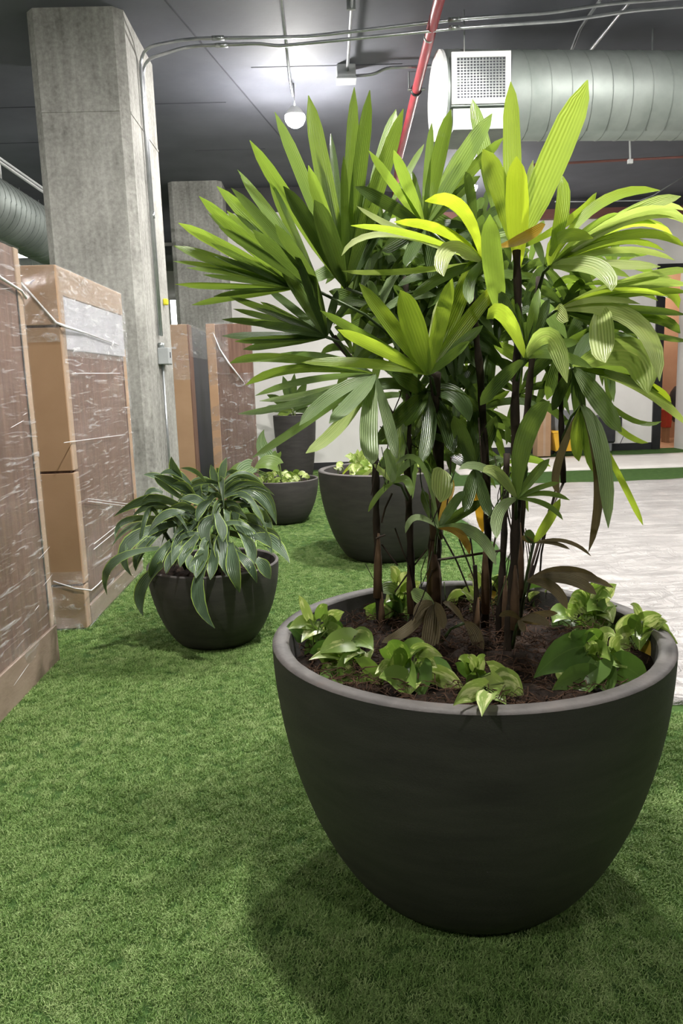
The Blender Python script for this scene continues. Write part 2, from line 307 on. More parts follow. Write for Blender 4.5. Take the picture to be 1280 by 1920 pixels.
# turf
SX, SY0, SY1 = 1.42, 3.1, 9.9
def turf():
    xs = np.arange(-3.0, 4.2, .3); ys = np.arange(.3, 12.3, .3); m = MB(); dens = []
    for y in ys:
        for x in xs:
            cx, cy = x + .15, y + .15; c = RC @ (np.array([cx, cy, 0]) - CAM); u = 640 + FPX * c[0] / c[2]; v = 960 + FPX * c[1] / c[2]
            if c[2] < .2 or not (-650 < u < 2200 and v < 3600): continue
            if x + .3 > SX and y + .3 > SY0 + .05: continue
            if x < -1.4 and (6.4 < y < 8.0 or 11.7 < y): continue
            m.add([(x, y, .001), (x + .3, y, .001), (x + .3, y + .3, .001), (x, y + .3, .001)], [(0, 1, 2, 3)])
            d = math.hypot(cx, cy); dens.append(4200 if d < 2.6 else 3200 if d < 4.2 else 2000 if d < 6.5 else 900)
    o = m.build('artificial_grass_pile', M['turf_base']); tag(o, 'short green artificial grass pile covering the floor', 'grass', kind='stuff')
    a = o.data.attributes.new('dens', 'FLOAT', 'FACE'); a.data.foreach_set('value', [float(d) for d in dens])
    rnd = random.Random(3); b = MB()
    for k in range(40):
        q = rnd.uniform(0, 6.28); r = .02 * math.sqrt(rnd.random()); base = Vector((r * math.cos(q), r * math.sin(q), 0)); h = rnd.uniform(.006, .0135); th = rnd.uniform(0, 6.28)
        s_ = Vector((math.cos(th), math.sin(th), 0)) * .0009; ld = rnd.uniform(0, 6.28); ln = Vector((math.cos(ld), math.sin(ld), 0)) * h * rnd.uniform(.4, 1.3)
        p1 = base + ln * .35 + Vector((0, 0, h * .62)); p2 = base + ln + Vector((0, 0, h * rnd.uniform(.75, 1)))
        b.add([base - s_, base + s_, p1 + s_ * .9, p1 - s_ * .9, p2], [(0, 1, 2, 3), (3, 2, 4)])
    tm = bpy.data.meshes.new('grass_tuft'); tm.from_pydata(b.v, [], b.f); tm.materials.append(M['blade']); tuft = bpy.data.objects.new('grass_tuft', tm)
    g = bpy.data.node_groups.new('turf_pile', 'GeometryNodeTree'); g.interface.new_socket('Geometry', in_out='INPUT', socket_type='NodeSocketGeometry'); g.interface.new_socket('Geometry', in_out='OUTPUT', socket_type='NodeSocketGeometry')
    N = g.nodes; L = g.links; gi = N.new('NodeGroupInput'); go = N.new('NodeGroupOutput'); dp = N.new('GeometryNodeDistributePointsOnFaces'); na = N.new('GeometryNodeInputNamedAttribute'); na.data_type = 'FLOAT'; na.inputs[0].default_value = 'dens'
    L.new(gi.outputs[0], dp.inputs['Mesh']); L.new(na.outputs['Attribute'], dp.inputs['Density'])
    oi = N.new('GeometryNodeObjectInfo'); oi.inputs[0].default_value = tuft; ip = N.new('GeometryNodeInstanceOnPoints'); L.new(dp.outputs['Points'], ip.inputs['Points']); L.new(oi.outputs['Geometry'], ip.inputs['Instance'])
    rv = N.new('FunctionNodeRandomValue'); rv.data_type = 'FLOAT_VECTOR'; rv.inputs[0].default_value = (-.15, -.15, 0); rv.inputs[1].default_value = (.15, .15, 6.28); L.new(rv.outputs[0], ip.inputs['Rotation'])
    rs = N.new('FunctionNodeRandomValue'); rs.data_type = 'FLOAT'; rs.inputs[2].default_value = .8; rs.inputs[3].default_value = 1.25; L.new(rs.outputs[1], ip.inputs['Scale'])
    jg = N.new('GeometryNodeJoinGeometry'); L.new(gi.outputs[0], jg.inputs[0]); L.new(ip.outputs[0], jg.inputs[0]); L.new(jg.outputs[0], go.inputs[0])
    md = o.modifiers.new('turf', 'NODES'); md.node_group = g
turf()
struct(MB().box((X0, Y0, -.011), (X1, Y1, -.001)).build('floor_turf', M['turf_base']), 'green artificial turf laid over the floor', 'turf')
def sheet(name, x0, x1, y0, y1, z, mat, label, cat, nx=40, ny=40, amp=.006, seed=1):
    rnd = random.Random(seed); m = MB(); vv = []; uv = []
    ph = [(rnd.uniform(.5, 5), rnd.uniform(2, 11), rnd.uniform(0, 6)) for _ in range(6)]
    for j in range(ny + 1):
        for i in range(nx + 1):
            x = x0 + (x1 - x0) * i / nx; y = y0 + (y1 - y0) * j / ny
            if i == 0: x += .03 * math.sin(y * 2.3) + .02 * math.sin(y * 7)
            if j == 0: y += .03 * math.sin(x * 2.1)
            if j == ny: y += .05 * math.sin(x * 3.1) + .03 * math.sin(x * 8)
            vv.append((x, y, z + amp * sum(math.sin(a * x + b * y + c) for a, b, c in ph) / 3)); 
    nv = len(vv); vv += [(x, y, -.004) for x, y, _ in vv]
    for j in range(ny):
        for i in range(nx):
            a = j * (nx + 1) + i; m.f.append((a, a + 1, a + nx + 2, a + nx + 1)); m.uv.append([(0, 0)] * 4)
    edge = [j * (nx + 1) for j in range(ny, -1, -1)] + list(range(1, nx + 1)) + [j * (nx + 1) + nx for j in range(1, ny + 1)] + [ny * (nx + 1) + i for i in range(nx - 1, -1, -1)]
    for a, b in zip(edge, edge[1:]): m.f.append((b, a, a + nv, b + nv)); m.uv.append([(0, 0)] * 4)
    m.v = vv; o = m.build(name, mat, None, True); return tag(o, label, cat)
sheet('plastic_sheet', SX, 8.9, SY0, SY1, .022, M['sheet'], 'white translucent plastic sheet spread over the floor right of the palm', 'sheet', 90, 90, .009)
sheet('paper_sheet', 2.0, 8.9, 11.25, 13.1, .018, M['paper'], 'narrow pale protective sheet in front of the far right wall', 'sheet', 30, 6, .002, 4)

# ------------------------------------------------------------------ columns
def column(x0, x1, y0, y1, label, ridge_z):
    t = thing('concrete_column', (x1, y0, 0), label, 'column'); c = .07; m = MB()
    sec = [(x0, y0 + c), (x0 + c, y0), (x1 - c, y0), (x1, y0 + c), (x1, y1 - c), (x1 - c, y1), (x0 + c, y1), (x0, y1 - c)]
    m.add([(x, y, z) for z in (-.005, CEIL) for x, y in sec], [(i, (i + 1) % 8, 8 + (i + 1) % 8, 8 + i) for i in range(8)] + [tuple(range(7, -1, -1)), tuple(range(8, 16))]); m.build('shaft', M['concrete'], t)
    r = MB().box((x0 + c, y0 - .006, ridge_z), (x1 - c, y0 + .01, ridge_z + .018)).box((x1 - .01, y0 + c, ridge_z), (x1 + .006, y1 - c, ridge_z + .018)); r.build('form_joint', M['concrete'], t); return t
column(-2.24, -1.47, 6.73, 7.95, 'large grey concrete column carrying twin conduits', atY(150, 210, 6.73).z)
column(-2.16, -1.36, 12.1, 12.9, 'smaller concrete column further back behind the palm leaves', 3.4)

# ------------------------------------------------------------------ conduits and electrical boxes on the column
CX = -1.445
y_c = atX(279, 390, CX).y
pA = atX(301, 640, CX); ybox = pA.y; zbox = pA.z
r_ = .0135
def coupling(parent, p, d, r=.019, L=.05):
    d = Vector(d).normalized() * L; m = MB().tube([p - d, p + d], r, 10); mm = MB()
    o = m.build('coupling', M['galv'], parent, True)
    for s_ in (-.6, .6): MB().tube([p + d * s_ + Vector((0, -.02, .0)), p + d * s_ + Vector((0, -.034, 0))], .006, 6).build('set_screw', M['galv'], o)
    return o
yc1, yc2 = ybox - .02, ybox + .055
t = thing('wall_conduit', (CX, yc1, zbox), 'front steel conduit bending from the column across the ceiling', 'conduit', 'twin conduits on the big column')
hp = [(-1.0, 7.05, 4.30), (-.005, 7.03, 4.285), (1.28, 6.80, 4.30), (1.95, 6.74, 4.30), (2.4, 6.70, 4.34), (4.4, 6.45, 4.34)]
MB().tube(fillet([(CX, yc1, zbox + .05), (CX, yc1, 4.30)] + hp, .16), r_, 10).build('tube', M['conduit'], t, True)
for px in (-.75, 1.2): coupling(t, Vector((px, 7.045 if px < 0 else 6.81, 4.298)), (1, -.03, 0))
t = thing('wall_conduit', (CX, yc2, zbox), 'rear steel conduit running beside its twin, bending lower under the ceiling', 'conduit', 'twin conduits on the big column')
hp2 = [(-1.0, 7.02, 4.23), (-.4, 7.0, 4.23), (-.25, 7.0, 4.205), (1.28, 6.78, 4.225), (2.1, 6.70, 4.225), (2.6, 6.66, 4.27), (4.4, 6.42, 4.27)]
MB().tube(fillet([(CX, yc2, zbox + .05), (CX, yc2, 4.23)] + hp2, .14), r_, 10).build('tube', M['conduit'], t, True)
for px in (-.72, 1.2): coupling(t, Vector((px, 7.01 if px < 0 else 6.79, 4.228)), (1, -.03, 0))
coupling(t, Vector((CX, yc2, 2.95)), (0, 0, 1), .018, .03)
t = thing('drop_conduit', (CX, yc1 + .03, 0), 'single thin conduit running down the column below the grey box', 'conduit')
MB().tube([(CX, yc1 + .03, .05), (CX, yc1 + .03, zbox - .09)], r_ * .9, 10).build('tube', M['conduit'], t, True)
bz0, bz1 = atX(300, 683, CX).z, atX(300, 652, CX).z
t = thing('junction_box', (CX, ybox, bz0), 'grey electrical box with switch on the column', 'electrical box')
MB().box((-1.47, ybox - .06, bz0), (-1.37, ybox + .09, bz1), .006).build('housing', M['grey_box'], t)
MB().box((-1.372, ybox + .0, bz0 + .06), (-1.366, ybox + .03, bz1 - .04)).build('switch', M['grille_dark'], t)
for y in (yc1, yc2): MB().tube([(CX, y, bz1), (CX, y, bz1 + .045)], .022, 10).build('connector', M['galv'], t, True)
t = thing('junction_box', (CX, ybox + .2, bz0), 'flat pale cover plate beside the switch box on the column', 'electrical box')
MB().box((-1.47, ybox + .1, bz0 + .0), (-1.40, ybox + .26, bz1 - .01), .006).build('housing', M['grey_box'], t)
q = atX(311, 566, CX); o = MB().box((-1.475, q.y - .02, q.z - .03), (-1.425, q.y + .03, q.z + .03), .01).build('yellow_leaf_block', M['yellow_leaf_tone']); tag(o, 'small yellow leaf by the conduit above the grey box', 'tag')  # block stands for a small yellow leaf

# ------------------------------------------------------------------ ceiling services
def pipe(name, pts, r, mat, label, cat, group=None, n=10, extra=None):
    t = thing(name, pts[0], label, cat, group); MB().tube(pts, r, n).build('tube', mat, t, True); return t
pipe('ceiling_conduit', [(-.2, 3.5, 4.39), (-.19, 8.3, 4.39), (-.17, 8.42, 4.30)], .013, M['conduit'], 'thin ceiling conduit leading to the bright bulb', 'conduit')
t = pipe('ceiling_conduit', [(.33, 3.5, 4.36), (.37, 7.95, 4.36)], .014, M['conduit'], 'thin ceiling conduit ending at a square grey junction box', 'conduit')
for y in (6.7, 5.6): MB().box((.32, y - .012, 4.34), (.39, y + .012, 4.42)).build('strap', M['galv'], t)
t = thing('ceiling_junction_box', (.36, 8.02, 4.3), 'square grey junction box on the ceiling', 'electrical box')
MB().box((.27, 7.95, 4.30), (.45, 8.12, 4.42), .008).build('housing', M['grey_box'], t); MB().box((.265, 7.945, 4.285), (.455, 8.125, 4.30)).build('cover', M['grey_box'], t)
pipe('ceiling_conduit', fillet([(.45, 8.02, 4.33), (.62, 8.0, 4.33), (.75, 7.95, 4.37), (2.4, 7.9, 4.37)], .06), .014, M['conduit'], 'conduit running right from the grey ceiling box', 'conduit')
pipe('ceiling_conduit', fillet([(2.33, 5.0, 4.37), (2.36, 7.2, 4.37), (2.37, 7.7, 4.2)], .08), .014, M['conduit'], 'left of two ceiling conduits dropping behind the big duct', 'conduit')
pipe('ceiling_conduit', [(2.6, 5.0, 4.37), (2.61, 7.75, 4.37)], .017, M['conduit'], 'right of two ceiling conduits above the big duct', 'conduit')
t = thing('sprinkler_pipe', (1.0, 4, 4.25), 'red painted sprinkler pipe running under the ceiling', 'pipe')
MB().tube([(.965, 4.0, 4.25), (1.01, 6.5, 4.25), (1.13, 10.6, 4.25), (1.3, 13.0, 4.25)], .043, 14).build('tube', M['red_pipe'], t, True)
qc = Vector((1.06, 8.2, 4.25)); cl = MB().tube([qc - Vector((0, .02, 0)), qc + Vector((0, .02, 0))], .056, 14).build('clamp', M['black_metal'], t, True)
for s_ in (-1, 1): MB().tube([qc + Vector((s_ * .045, -.02, -.0)), qc + Vector((s_ * .085, -.02, 0))], .014, 8).build('bolt', M['galv'], cl)
MB().tube([qc + Vector((-.07, 0, 0)), qc + Vector((-.07, 0, .17))], .008, 6).build('hanger_rod', M['galv'], t)
MB().tube([Vector((1.02, 7.0, 4.25)) - Vector((0, .012, 0)), Vector((1.02, 7.0, 4.25)) + Vector((0, .012, 0))], .046, 14).build('joint_band', M['galv'], t, True)
pipe('branch_pipe', [atY(1000, 309, 10.6), atY(1400, 288, 10.6)], .016, M['rust_beam'], 'distant thin red sprinkler line under the duct', 'pipe')
for k, (x, ya, yb, Y, lb) in enumerate([(1180, 246, 302, atZ(1180, 246, CEIL).y, 'far thin drop rod with bracket under the duct')]):
    t = thing('drop_rod', atY(x, yb, Y), lb, 'rod'); MB().tube([atY(x, ya, Y), atY(x + 1, yb, Y)], .012, 6).build('rod', M['white_metal'], t); p = atY(x + 1, yb, Y); MB().box((p.x - .03, p.y - .02, p.z - .03), (p.x + .03, p.y + .02, p.z + .02)).build('bracket', M['white_metal'], t)
wp = [atY(1040, 378, 12.0), atY(1110, 378, 12.0), atY(1200, 376, 12.0), atY(1225, 366, 12.0), atY(1290, 325, 12.0)]
pipe('sagging_cable', wp, .008, M['wire'], 'thin grey cable sagging across the upper right background', 'cable', n=6)

# big duct with grille
DY = 7.35
ax = Vector((math.cos(math.radians(4)), math.sin(math.radians(4)), 0))
c0 = atY(1000, 181, DY); rad = 66 / FPX * (DY + .6) * .99
t = thing('spiral_duct', c0, 'galvanised spiral duct with a square grille box and round end cap', 'duct')
def axis_tube(m, a, b, r, n=40): return m.tube([a, b], r, n)
axpt = lambda px: c0 + ax * ((atY(px, 181, DY).x - c0.x) / ax.x)
pl, pr = axpt(828), c0 + ax * 6.2
MB().tube([pl, pr], rad, 48).build('tube', M['duct'], t, True)
k = 0; s_ = (axpt(838) - pl).length
while s_ < 5.6:
    c = pl + ax * s_; mm = MB(); pts = []
    n_ = 40; side = Vector((-ax.y, ax.x, 0))
    for i in range(n_ + 1): q = 2 * math.pi * i / n_; pts.append(c + side * math.cos(q) * (rad + .001) + Vector((0, 0, 1)) * math.sin(q) * (rad + .001) + ax * (.18 * i / n_))
    mm.tube(pts, .0045, 5, False); mm.build('seam', M['duct'], t, True); s_ += .18
ce_ = axpt(818); MB().tube([ce_ - ax * .012, ce_ + ax * .012], rad * 1.0, 40).build('end_cap', M['white_metal'], t)
MB().tube([ce_ + ax * .012, pl + ax * .02], rad * .86, 40).build('collar', M['duct'], t, True)
g0, g1 = atY(846, 98, DY - .42), atY(957, 193, DY - .42); gy = DY - .42; zb = atY(900, 262, DY).z
MB().box((g0.x, gy + .012, g1.z - .01), (g1.x, DY + .1, g0.z + .0)).build('grille_box', M['duct'], t)
gf = MB(); fw = .045
for lo, hi in [((g0.x, gy - .008, g0.z - fw), (g1.x, gy + .012, g0.z)), ((g0.x, gy - .008, g1.z), (g1.x, gy + .012, g1.z + fw)), ((g0.x, gy - .008, g1.z + fw), (g0.x + fw, gy + .012, g0.z - fw)), ((g1.x - fw, gy - .008, g1.z + fw), (g1.x, gy + .012, g0.z - fw))]: gf.box(lo, hi)
gfo = gf.build('grille_frame', M['white_metal'], t)
MB().box((g0.x + fw, gy + .009, g1.z + fw), (g1.x - fw, gy + .0118, g0.z - fw)).build('grille_void', M['grille_dark'], t)
nb = 15
for i in range(1, nb):
    x = g0.x + fw + (g1.x - g0.x - 2 * fw) * i / nb; MB().box((x - .0045, gy - .004, g1.z + fw), (x + .0045, gy + .0, g0.z - fw)).build('grille_bar', M['galv'], gfo)
for i in range(1, nb - 1):
    z = g1.z + fw + (g0.z - g1.z - 2 * fw) * i / (nb - 1); MB().box((g0.x + fw, gy - .0, z - .0045), (g1.x - fw, gy + .004, z + .0045)).build('grille_bar', M['galv'], gfo)
MB().box((g0.x + .02, gy + .05, zb - .02), (g1.x + .02, DY + .2, g1.z - .01)).build('boot', M['duct'], t)
for px in (870, 1222):
    p = atY(px, 100, gy if px < 900 else DY); MB().tube([p, (p.x, p.y, CEIL)], .007, 6).build('hanger_rod', M['galv'], t)

# duct and lights in the left bay
t = thing('spiral_duct', (-3.75, 8, 3.5), 'round spiral duct at the left edge behind the column', 'duct')
lc = atY(0, 400, 8.9); LXc, LZc = lc.x, lc.z
MB().tube([(LXc, 7.5, LZc), (LXc, 14.5, LZc)], .32, 40).build('tube', M['duct'], t, True)
y = 7.7
while y < 14: 
    pts = [(LXc + .322 * math.cos(q), y + .12 * i / 32, LZc + .322 * math.sin(q)) for i in range(33) for q in [2 * math.pi * i / 32]]
    MB().tube(pts, .005, 5, False).build('seam', M['duct'], t, True); y += .14
MB().tube([(LXc + .05, 8.9, LZc + .3), (LXc + .05, 8.9, CEIL)], .01, 6).build('hanger_rod', M['white_metal'], t)
for i, (dx_, dz_) in enumerate([(.12, .52), (.22, .40), (.27, .37)]):
    pipe('left_bay_conduit', [(LXc + dx_, 6.5, LZc + dz_), (LXc + dx_, 14, LZc + dz_)], .013, M['white_metal'], ['topmost pale conduit above the left duct', 'middle pale conduit along the left duct', 'lowest pale conduit hugging the left duct'][i], 'conduit', 'pale conduits over the left duct')
t = thing('cross_duct', (-3.4, 14.9, 2.9), 'second duct crossing low behind the left bay', 'duct'); q = atY(60, 482, 14.8); MB().tube([(-7.5, 14.8, q.z - .1), (-2.4, 14.8, q.z - .1)], .22, 32).build('tube', M['duct'], t, True)
for i in range(16): MB().tube([(-6.8 + i * .28, 14.8 + .222 * math.cos(a), q.z - .1 + .222 * math.sin(a)) for a in [2 * math.pi * k / 24 for k in range(25)]], .006, 5, False).build('seam', M['duct'], t, True)
t = thing('suspended_light', atY(65, 466, 12.5), 'flat bright light panel under the left duct', 'light'); a = atY(40, 466, 12.5); b = atY(95, 466, 12.5)
MB().box((a.x - .4, 12.0, a.z - .02), (b.x, 13.2, a.z + .03)).build('frame', M['white_metal'], t); MB().box((a.x - .38, 12.02, a.z - .028), (b.x - .02, 13.18, a.z - .02)).build('diffuser', M['led'], t)
t = thing('light_strip', atY(329, 608, 16.9), 'vertical bright light strip between the two columns', 'light'); a = atY(318, 562, 16.9); b = atY(336, 609, 16.9)
MB().box((a.x, 16.9, b.z), (b.x, 17.0, a.z), .01).build('frame', M['white_metal'], t); MB().box((a.x + .01, 16.89, b.z + .01), (b.x - .01, 16.9, a.z - .01)).build('diffuser', M['led'], t)

for yy in (12.2, 13.0): MB().tube([(atY(60, 466, 12.5).x, yy, atY(40, 466, 12.5).z + .03), (atY(60, 466, 12.5).x, yy, CEIL)], .006, 6).build('hanger_rod', M['galv'], bpy.data.objects['suspended_light'])
# bulbs
lamp_labels = ['bare glaring bulb hanging from the ceiling left of the palm top', 'bright bulb glimpsed through the palm, upper of two', 'bright bulb glimpsed through the palm, lower of two']
for i, (x, y, z, s_, r) in enumerate(LAMPS):
    t = thing('hanging_bulb', (x, y, z), lamp_labels[i] if i < 3 else ['bulb overhead behind the big planter', 'bulb over the plastic sheet', 'bulb overhead near the viewpoint', 'unseen fill bulb added behind the viewpoint on the right', 'unseen fill bulb added behind the viewpoint on the left', 'unseen bulb added over the far right floor for brightness', 'unseen bulb added over the rear left bay for brightness', 'unseen bulb added over the near left bay for brightness'][i - 3], 'lamp', 'bare ceiling bulbs')
    MB().lathe((x, y, z), [(r * .2, r * .95), (r * .4, r * .9), (r * .6, r * .72), (r * .88, r * .35), (r * .96, r * .12)], 20).build('housing', M['white_metal'], t, True)  # opaque top added to hold lamp light off the ceiling
    if i > 2: MB().lathe((x, y, z), [(r * .6, r * 1.0), (r * 1.3, r * .7), (r * 1.8, r * .1), (r * 2.0, -r * .5), (r * 1.96, -r * .5), (r * 1.75, r * .1), (r * 1.25, r * .62), (r * .6, r * .92)], 24).build('cutoff_shade', M['white_metal'], t, True)  # unseen cone added to cut lamp light towards the duct
    MB().tube([(x, y, z + r * .9), (x, y, CEIL)], .006, 6).build('cord', M['grey_plastic'], t)
    MB().lathe((x, y, z), [(r * .96, r * .12), (r, -.05 * r), (r * .94, -r * .35), (r * .75, -r * .68), (r * .4, -r * .92), (.002, -r)], 20).build('bulb', emit('bulb_glow', (1, .97, .92, 1), s_ * LAMP_POWER), t, True)

# ------------------------------------------------------------------ wrapped panels
def wrinkled(m, origin, u, v, nu, nv, nrm, amp, seed):
    rnd = random.Random(seed); o, u, v, nrm = map(Vector, (origin, u, v, nrm)); vv = []; k = [(rnd.uniform(4, 22), rnd.uniform(2, 12), rnd.uniform(0, 6)) for _ in range(7)]
    for j in range(nv + 1):
        for i in range(nu + 1):
            a, b = i / nu, j / nv; h = sum(math.sin(p * b * v.length * 1.6 + q_ * a * u.length * (1 if n_ % 2 else -1) + r) for n_, (p, q_, r) in enumerate(k)) / 4
            e = min(1, 6 * min(a, 1 - a, b, 1 - b)); vv.append(o + u * a + v * b + nrm * (amp * (h * e + .9) + rnd.uniform(-.0012, .0012) * e))
    fs = [(j * (nu + 1) + i, j * (nu + 1) + i + 1, (j + 1) * (nu + 1) + i + 1, (j + 1) * (nu + 1) + i) for j in range(nv) for i in range(nu)]
    m.add(vv, fs)
XF = -1.465; HB = 2.12
# front panel
t = thing('wrapped_panel', (XF - .1, 3.2, 0), 'nearest tall brown panel in shiny stretch film at the left edge', 'wrapped panel')
ya, yb = 2.35, 3.98
MB().box((XF - .30, ya, .02), (XF, yb - .06, HB), .004).build('veneer_board', M['veneer'], t)
MB().box((XF - .305, yb - .058, .02), (XF + .006, yb, HB - .0), .004).build('edge_protector', M['card_pale'], t)
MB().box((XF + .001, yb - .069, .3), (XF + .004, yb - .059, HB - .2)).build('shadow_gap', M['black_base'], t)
MB().box((XF - .02, ya, .0), (XF + .012, yb + .004, .2), .004).build('bottom_wrap', M['wrap_band'], t)
m = MB(); wrinkled(m, (XF + .004, ya, .005), (0, yb - ya, 0), (0, 0, HB), 26, 46, (1, 0, 0), .007, 3); m.build('stretch_film', M['film'], t, True)
rp = [atX(0, 520, XF + .02), atX(40, 545, XF + .02)]; MB().tube([rp[0] + Vector((0, -.3, .12)), rp[0], rp[1], (XF + .02, yb + .01, rp[1].z - .03)], [.008, .008, .006, .007], 7).build('film_strand', M['film_white'], t, True)
rnd = random.Random(5)
for k in range(14):
    z = rnd.uniform(.05, 2.0); y = rnd.uniform(2.9, 3.9); L = rnd.uniform(.04, .2); MB().tube([(XF + .016, y, z), (XF + .016, min(y + L * .5, yb), z + L * .08), (XF + .016, min(y + L, yb), z + L * .16)], [.0005, .0012, .0005], 4).build('film_crease', M['film_white'], t)
# second panel stack
t = thing('wrapped_panel', (XF - .2, 4.5, 0), 'second wrapped panel with tan cardboard corner, standing before the big column', 'wrapped panel')
ya, yb = 4.50, 5.96; xl = -1.93
MB().box((xl, ya + .01, .015), (XF - .012, yb, HB), .004).build('veneer_board', M['veneer_dark'], t)
MB().box((XF - .012, ya + .05, .15), (XF - .004, yb - .07, HB - .02)).build('face_board', M['veneer'], t)
xcard = atY(88, 700, ya).x
pz = [(.0, .27, 0), (.275, .95, .004), (.955, 1.78, .002), (1.785, HB, .005)]
for a, b, o_ in pz:
    MB().box((XF - .19, ya - .004 - o_, a + .01), (XF + .004 + o_, ya + .014, b), .002).build('corner_protector', M['card'], t)
    MB().box((XF - .01, ya - .002, a + .01), (XF + .007 + o_, ya + .085, b), .002).build('corner_flap', M['card_pale'], t)
MB().box((XF - .015, yb - .075, .02), (XF + .005, yb + .004, 1.72), .003).build('edge_strip', M['card'], t)
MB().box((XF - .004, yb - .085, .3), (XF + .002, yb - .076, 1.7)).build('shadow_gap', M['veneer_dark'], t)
MB().box((XF - .01, ya + .1, 1.66), (XF + .006, yb - .02, 1.96), .003).build('foam_sheet', M['foam'], t)
MB().box((XF - .01, ya + .02, 1.965), (XF + .006, yb, HB + .004), .003).build('top_card', M['card_pale'], t)
MB().box((XF - .01, ya + .08, .01), (XF + .012, yb + .004, .13), .004).build('bottom_wrap', M['wrap_band'], t)
m = MB(); wrinkled(m, (XF + .012, ya, .005), (0, yb - ya, 0), (0, 0, HB), 26, 40, (1, 0, 0), .007, 11); m.build('stretch_film', M['film'], t, True)
m = MB(); wrinkled(m, (XF + .014, ya, 1.62), (0, yb - ya, 0), (0, 0, HB - 1.62), 24, 12, (1, 0, 0), .012, 17); m.build('film_patch', M['film_diag'], t, True)
m = MB(); wrinkled(m, (xl, ya - .012, .005), (XF - xl + .012, 0, 0), (0, 0, .36), 14, 10, (0, -1, 0), .006, 12); m.build('film_patch', M['film_diag'], t, True)
m = MB(); wrinkled(m, (xl, ya - .012, 1.7), (XF - xl + .012, 0, 0), (0, 0, HB - 1.7), 14, 12, (0, -1, 0), .009, 13); m.build('film_patch', M['film_diag'], t, True)
zc = atY(122, 612, ya).z
MB().tube([atY(40, 530, ya - .02), atY(75, 570, ya - .02), atY(105, 605, ya - .02), atY(122, 612, ya - .02), atX(160, 624, XF + .02), atX(222, 647, XF + .02)], [.006, .005, .007, .009, .006, .004], 7).build('film_strand', M['film_white'], t, True)
MB().tube([atY(100, 1090, ya - .02), atY(140, 1103, ya - .02), atY(171, 1107, ya - .02), atX(185, 1095, XF + .02), atX(225, 1050, XF + .02)], [.004] * 5, 6).build('film_strand', M['film_white'], t, True)
for (a, b) in [((176, 1020), (232, 975)), ((176, 1030), (225, 990)), ((165, 940), (245, 950)), ((165, 935), (240, 945)), ((120, 830), (235, 815)), ((135, 700), (225, 700))]:
    MB().tube([atX(*a, XF + .02), atX(*b, XF + .02)], .0025, 5).build('film_crease', M['film_white'], t)
# rear pair
Yr = 8.8
a, b = atY(326, 612, Yr), atY(350, 609, Yr)
t = thing('wrapped_panel', (b.x, Yr, 0), 'rear wrapped panel with dark navy side showing', 'wrapped panel')
xe = b.x; yb = 10.3
MB().box((a.x - .25, Yr, .01), (xe, yb, 2.1), .006).build('navy_board', M['navy'], t)
MB().box((a.x - .26, Yr - .012, .01), (xe + .004, Yr + .0, 2.105), .004).build('end_card', M['card'], t)
MB().box((xe - .004, Yr - .012, .01), (xe + .014, Yr + .22, 2.105), .004).build('corner_protector', M['veneer'], t)
m = MB(); wrinkled(m, (xe + .014, Yr, 1.75), (0, yb - Yr, 0), (0, 0, .36), 12, 8, (1, 0, 0), .008, 21); m.build('stretch_film', M['film'], t, True)
m = MB(); wrinkled(m, (a.x - .26, Yr - .014, 1.5), (xe - a.x + .27, 0, 0), (0, 0, .61), 8, 10, (0, -1, 0), .01, 22); m.build('film_patch', M['film_diag'], t, True)
Yr = 9.25; a, b = atY(386, 612, Yr), atY(468, 612, Yr)
t = thing('wrapped_panel', (a.x, Yr, 0), 'rear brown panel with loose film hood, beside the white wall', 'wrapped panel')
MB().box((a.x, Yr, .01), (b.x + .01, Yr + .12, 2.13), .006).build('veneer_board', M['veneer'], t)
MB().box((a.x - .004, Yr - .014, .01), (a.x + .1, Yr + .13, 2.135), .004).build('edge_protector', M['card'], t)
m = MB(); wrinkled(m, (a.x, Yr - .004, .01), (b.x - a.x + .015, 0, 0), (0, 0, 1.55), 14, 30, (0, -1, 0), .011, 31); m.build('stretch_film', M['film_diag'], t, True)
m = MB(); wrinkled(m, (a.x, Yr - .018, 1.55), (.25, 0, 0), (0, 0, .6), 10, 14, (0, -1, 0), .016, 32); m.build('film_patch', M['film_diag'], t, True)
MB().tube([atY(400, 625, Yr - .03), atY(412, 655, Yr - .03), atY(428, 680, Yr - .03), atY(458, 718, Yr - .03)], [.004, .008, .012, .005], 7).build('film_strand', M['film_white'], t, True)

